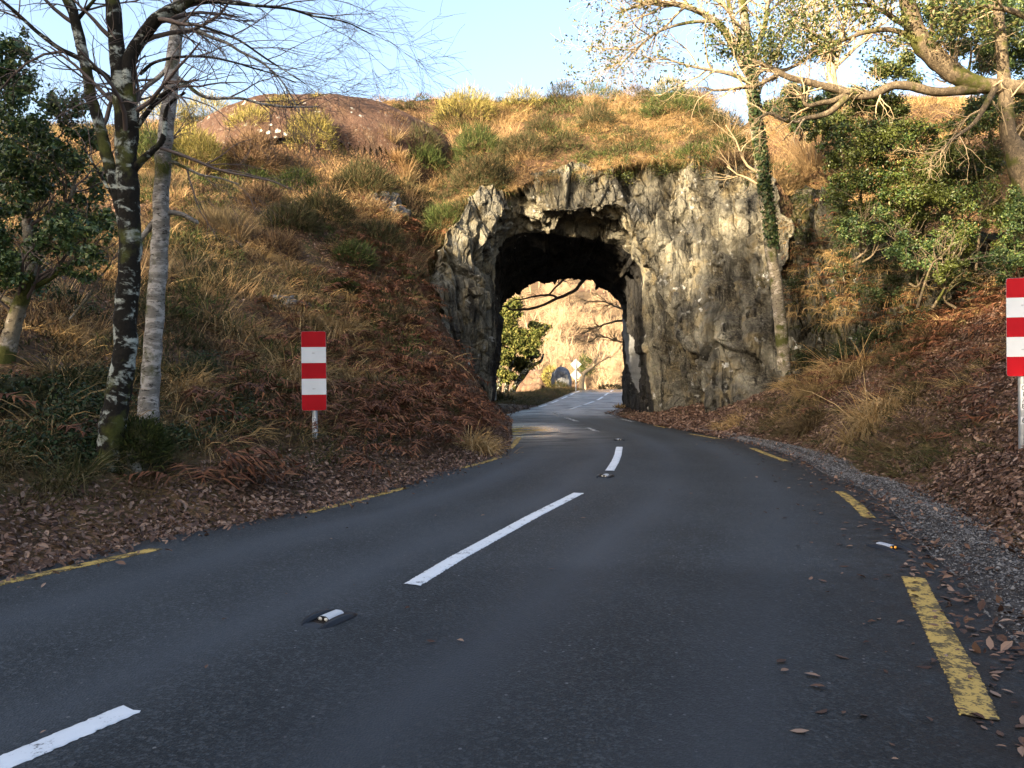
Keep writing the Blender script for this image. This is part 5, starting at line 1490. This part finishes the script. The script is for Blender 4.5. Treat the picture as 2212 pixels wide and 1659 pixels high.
def digit_mesh(ch, size):
    cu = bpy.data.curves.new("digit", 'FONT'); cu.body = ch; cu.size = size; cu.align_x = 'CENTER'; cu.extrude = 0.0
    o = bpy.data.objects.new("digit_src", cu); col.objects.link(o)
    dg = bpy.context.evaluated_depsgraph_get(); me = bpy.data.meshes.new_from_object(o.evaluated_get(dg))
    V = np.zeros(len(me.vertices) * 3); me.vertices.foreach_get("co", V)
    F = [tuple(p.vertices) for p in me.polygons]
    bpy.data.objects.remove(o); bpy.data.curves.remove(cu); bpy.data.meshes.remove(me)
    tri = []
    for f in F:
        for k in range(1, len(f) - 1): tri.append((f[0], f[k], f[k + 1]))
    return V.reshape(-1, 3), np.array(tri)

def marker(base, top_z, yaw, lean, label, digits, plate_w=.044, dsize=.082, r=.041, wide=.34, tall=1.11, turn=0.0):
    """Red and white hazard board on a round galvanised pole with its number plates. base: foot of the pole."""
    root = empty("marker_post", base, label, "marker post", "red and white marker posts at the tunnel approach")
    hgt = top_z - base[2]
    q = np.array([(0, 0, z) for z in np.linspace(-.25, hgt - .06, 14)])
    mesh("pole", *tube(q, np.full(14, r), 24), M["metal"], None).parent = root
    zc = hgt - tall / 2
    yb_ = -r - .004
    o = mesh("board", *plate_mesh(rounded(wide, tall, .03), yb_ - .003, yb_), M["board_back"], None, smooth=False); o.parent = root
    o.location = (0, 0, zc)
    hh = tall / 5
    for k in range(5):
        lo = -tall / 2 + hh * k; hi = lo + hh
        if k == 0:
            out = rounded(wide - .004, tall - .004, .028); out = out[out[:, 1] < lo + hh * .5]; out = np.concatenate([[(wide / 2 - .002, hi)], [(-wide / 2 + .002, hi)], out[np.argsort(np.arctan2(out[:, 1] - hi, out[:, 0]))]])
        elif k == 4:
            out = rounded(wide - .004, tall - .004, .028); out = out[out[:, 1] > lo + hh * .5]; out = np.concatenate([[(-wide / 2 + .002, lo)], [(wide / 2 - .002, lo)], out[np.argsort(np.arctan2(out[:, 1] - lo, out[:, 0]))]])
        else:
            out = np.array([(-wide / 2 + .002, lo), (wide / 2 - .002, lo), (wide / 2 - .002, hi), (-wide / 2 + .002, hi)])
        s_ = mesh("red_stripe" if k % 2 == 0 else "white_stripe", *plate_mesh(out, yb_ - .0052, yb_ - .0034), M["red"] if k % 2 == 0 else M["white"], None, smooth=False)
        s_.parent = root; s_.location = (0, 0, zc)
    for zk in (.25, -.25):
        t_ = np.linspace(0, 2 * np.pi, 24)
        cl = mesh("clamp", *tube(np.stack([np.cos(t_) * (r + .006), np.sin(t_) * (r + .006), 0 * t_], 1), np.full(24, .009), 6), M["metal"], None); cl.parent = root; cl.location = (0, 0, zc + zk)
    for zk in (.25, -.25):
        t_ = np.linspace(0, np.pi / 2, 5); a_ = np.linspace(0, 2 * np.pi, 12)
        T_, A_ = np.meshgrid(t_, a_, indexing='ij')
        bo = mesh("bolt", np.stack([.009 * np.sin(T_) * np.cos(A_), yb_ - .0052 - .006 * np.cos(T_), .009 * np.sin(T_) * np.sin(A_)], -1), grid_faces(5, 12), M["metal"], None); bo.parent = root; bo.location = (0, 0, zc + zk)
    def wrapped(V, rad):
        a = V[:, 0] / rad + R(turn)
        return np.stack([np.sin(a) * rad, -np.cos(a) * rad, V[:, 1]], 1)
    z = zc - tall / 2 - .09
    groups = digits
    for grp in groups:
        hgt_ = dsize * .92 * len(grp) + .015
        gx_, gz_ = np.meshgrid(np.linspace(-plate_w / 2 - .006, plate_w / 2 + .006, 9), np.linspace(z - hgt_, z, 3), indexing='ij')
        pl = mesh("number_plate", wrapped(np.stack([gx_.ravel(), gz_.ravel()], 1), r + .0015), grid_faces(9, 3), M["plate"], None); pl.parent = root
        zz = z
        for ch in grp:
            Vd, Fd = digit_mesh(ch, dsize)
            Vd[:, 1] += zz - dsize * .86
            d_ = mesh("digit", wrapped(Vd[:, :2], r + .0030), Fd, M["digit"], None, smooth=False); d_.parent = pl
            zz -= dsize * .92
        z -= hgt_ + .075
    root.rotation_euler = (lean[0], lean[1], yaw)
    return root

yl = 11.2
pl_ = P(681, 985, yl); tl_ = P(677, 716, yl)
marker((pl_[0], yl, min(pl_[2], float(H(pl_[0], yl)) - .02)), tl_[2], R(6), (0, R(-.6)), "red and white board on a grey pole standing in dead bracken", ("0178", "5"), dsize=.075)
yr_ = 9.0
pr_ = P(2209, 950, yr_); tr_ = P(2222, 601, yr_)
marker((pr_[0], yr_, min(pr_[2], float(H(pr_[0], yr_)) - .02)), tr_[2], R(-14), (0, R(-.4)), "red and white board cut by the photo's edge on the leaf covered bank", ("0178", "6"), dsize=.075, turn=-2)

def box(x0, x1, y0, y1, z0, z1):
    V = np.array([(x, y, z) for x in (x0, x1) for y in (y0, y1) for z in (z0, z1)])
    F = np.array([(0, 1, 3, 2), (4, 6, 7, 5), (0, 4, 5, 1), (2, 3, 7, 6), (0, 2, 6, 4), (1, 5, 7, 3)])
    return V, F

M["iron"] = plain("dark_cast_iron", (.020, .021, .025), .42, .6, .3, 60)
M["rubber"] = plain("white_rubber", (.42, .44, .46), .5, 0, .1, 60)
M["worn_rubber"] = plain("grey_rubber", (.32, .34, .38), .5, 0, .1, 60)
M["void"] = plain("dirty_socket", (.022, .018, .016), .7, 0, .3, 90)
M["glass"] = plain("clear_bead", (.55, .52, .45), .08, 0, .1, 90)
mm_, nt, b = new_mat("amber_bead")
b.inputs["Base Color"].default_value = (.95, .42, .04, 1); b.inputs["Roughness"].default_value = .08
b.inputs["Specular IOR Level"].default_value = .9
M["amber"] = mm_
for k_2 in ("iron", "metal", "glass", "rubber", "plate"): M[k_2].node_tree.nodes["Principled BSDF"].inputs["Specular IOR Level"].default_value = .45

def road_stud(u, v, ang, label, rubber, bead, sc=1.0):
    c = G(u, v); c[2] = float(road_h(c[0], c[1])) - .002
    root = empty("road_stud", c, label, "road stud", "reflecting road studs")
    Lh, Wd, Hh = .165 * sc, .105 * sc, .032 * sc
    # casting: two ramped side rails and a sloping apron, along local y
    parts = []
    yv = np.linspace(-Lh, Lh, 15); zr = Hh * np.clip(1 - np.abs(yv / Lh) ** 2.6, 0, 1)
    for sx in (-1, 1):
        xo, xi = sx * Wd * 1.02 * np.sqrt(np.clip(1 - (np.abs(yv) / (Lh * 1.15)) ** 4, .05, 1)), sx * Wd * .56 * np.ones(15)
        Vr = np.stack([np.stack([xo, yv, 0 * yv], 1), np.stack([xo * .93, yv, zr * .92], 1), np.stack([xi, yv, zr], 1), np.stack([xi, yv, 0 * yv], 1)], 1)
        parts.append((Vr.reshape(-1, 3), grid_faces(15, 4)))
    ap = np.linspace(-1, 1, 9)
    for sy in (-1, 1):
        yy0 = sy * Lh * .55; yy1 = sy * Lh * 1.04
        rows = [np.stack([ap * Wd * .58, np.full(9, yy0), np.full(9, .006 * sc)], 1), np.stack([ap * Wd * .62, np.full(9, (yy0 + yy1) / 2), np.full(9, .011 * sc)], 1), np.stack([ap * Wd * .5, np.full(9, yy1), np.full(9, .001)], 1)]
        parts.append((np.stack(rows).reshape(-1, 3), grid_faces(3, 9)))
    V, F = merge(parts)
    o = mesh("casting", V, F, M["iron"], None); o.parent = root
    V, F = box(-Wd * .56, Wd * .56, -Lh * .55, Lh * .55, .0, .005 * sc); s_ = mesh("socket", V, F, M["void"], None, smooth=False); s_.parent = root
    # rubber insert: arched top
    th = np.linspace(-1, 1, 13); ins = []
    for yk in np.linspace(-Lh * .33, Lh * .48, 6):
        ins.append(np.stack([th * Wd * .46, np.full(13, yk), .006 * sc + Hh * .92 * np.clip(1 - np.abs(th) ** 3.5, 0, 1)], 1))
    o = mesh("insert", np.stack(ins).reshape(-1, 3), grid_faces(6, 13), rubber, None); o.parent = root
    fr = np.stack([np.stack([th * Wd * .46, np.full(13, -Lh * .33), np.full(13, .004)], 1), ins[0] * [1, 1, .93]], 0)
    V, F = fr.reshape(-1, 3), grid_faces(2, 13); f_ = mesh("lens_face", V, F, M["void"], None, smooth=False); f_.parent = root
    for sx in (-1, 1):
        t_, p_ = np.meshgrid(np.linspace(0, np.pi, 9), np.linspace(0, 2 * np.pi, 12), indexing='ij')
        rb = .0105 * sc
        Vb = np.stack([sx * Wd * .2 + rb * 1.25 * np.sin(t_) * np.cos(p_), -Lh * .335 + rb * .7 * np.sin(t_) * np.sin(p_), .018 * sc + rb * np.cos(t_)], -1)
        g__ = mesh("bead", Vb, grid_faces(9, 12), bead, None); g__.parent = root
    root.rotation_euler = (0, 0, ang)
    return root
road_stud(712, 1345, R(-27), "large iron road stud with a white rubber top between the first two white dashes", M["rubber"], M["glass"])
road_stud(1307, 1033, R(-22), "small road stud just before the short curved white dash", M["rubber"], M["glass"])
road_stud(1337, 953, R(5), "flat worn road stud beyond the short curved white dash", M["worn_rubber"], M["glass"])
road_stud(1917, 1180, R(22), "amber road stud on the yellow edge line", M["worn_rubber"], M["amber"], 1.05)

# signs beyond the tunnel
ys0 = 61.0
bs = P(1244, 866, ys0); bs[2] = min(bs[2], float(HF(bs[:1], bs[1:2])[0]))
sg_ = empty("road_sign", bs, "two white backed diamond signs one above the other on a grey post", "road sign")
tp = P(1244, 774, ys0)
o = mesh("post", *tube(np.array([(0, 0, z) for z in np.linspace(-.3, tp[2] - bs[2] - .12, 8)]), np.full(8, .045), 10), M["metal"], None); o.parent = sg_
for vv in (787, 810):
    c0 = P(1244, vv, ys0) - bs
    dd = 12.4 * ys0 / 1719
    out = np.array([(dd, 0), (0, dd), (-dd, 0), (0, -dd)])
    o = mesh("diamond_plate", *plate_mesh(out, .05, .06), M["sign_back"], None, smooth=False); o.parent = sg_; o.location = (c0[0], 0, c0[2])
ys1 = 36.6
b1 = P(1066, 900, ys1); b1[2] = min(b1[2], 0.1)
s2 = empty("road_sign", b1, "grey back of a narrow board on a post at the far tunnel mouth", "road sign")
t1 = P(1066, 811, ys1)
o = mesh("post", *tube(np.array([(0, 0, z) for z in np.linspace(-.2, t1[2] - b1[2], 8)]), np.full(8, .04), 10), M["metal"], None); o.parent = s2
V, F = plate_mesh(rounded(.30, 1.12, .03), .045, .05); o = mesh("board", V, F, M["board_back"], None, smooth=False); o.parent = s2; o.location = (0.0, 0, t1[2] - b1[2] - .58)
s2.rotation_euler = (0, 0, R(12))

# ------------------------------------------------------------------ unseen wood added behind the camera, tops and gaps shaped for shade
tdir = np.array([math.sin(R(SUN_AZ)), math.cos(R(SUN_AZ))]); pdir = np.array([tdir[1], -tdir[0]])
cs, rs = [], []
for pp in np.arange(-14, 34, 1.5):
    top = np.interp(pp, [-14, 0, 4, 8, 11.6, 17, 19, 22, 26, 34], [17, 17, 18.6, 22.0, 23.7, 23.3, 22.2, 17.8, 15.0, 14.5]) + random.uniform(-1.5, .9)
    t0 = 30 + random.uniform(-2.5, 2.5)
    ctr_ = tdir * t0 + pdir * pp
    for zz in np.arange(1.0, top - 1.2, 1.9):
        cs.append((ctr_[0] + random.uniform(-.8, .8), ctr_[1] + random.uniform(-.8, .8), zz)); rs.append(1.9)
    cs.append((ctr_[0], ctr_[1], top - 1.0)); rs.append(1.1)
    for zz in np.arange(1.0, top - 3.0, 1.7):
        cs.append((ctr_[0] + tdir[0] * 4 + random.uniform(-.8, .8), ctr_[1] + tdir[1] * 4 + random.uniform(-.8, .8), zz)); rs.append(2.0)
    for k in range(3):
        cs.append((ctr_[0] + random.uniform(-1.5, 1.5), ctr_[1] + random.uniform(-1.5, 1.5), top - random.uniform(0, 2))); rs.append(.7)
for k in range(80):
    pp = random.uniform(-13, 27); t0 = random.uniform(27, 35); ctr_ = tdir * t0 + pdir * pp
    top = np.interp(pp, [-14, 0, 4, 8, 11.6, 17, 19, 22, 26, 34], [18, 18.5, 19.3, 20.5, 22.4, 23.2, 22.8, 20.2, 18.2, 17])
    cs.append((ctr_[0], ctr_[1], top + random.uniform(.0, 4.2))); rs.append(random.uniform(.45, .95))
cs = np.array(cs); rs = np.array(rs)
pq_ = cs[:, 0] * pdir[0] + cs[:, 1] * pdir[1]
gap = (pq_ > 11.0) & (pq_ < 22.0) & (cs[:, 2] > 11.6) & (cs[:, 2] < np.interp(pq_, [11, 13.3, 15, 17], [14.6, 16.5, 18.8, 19.8]))
keep_ = ~gap | (rng.uniform(0, 1, len(cs)) < .16)
rs = np.where(gap, rs * .6, rs); cs, rs = cs[keep_], rs[keep_]
V, F = cloud(cs, rs, 300000, .22, .2, 1.0)
tag(mesh("shade_wood", V, F, M["holly_dark"]), "unseen wood added behind the viewer to shade the road", "wood", kind="stuff")
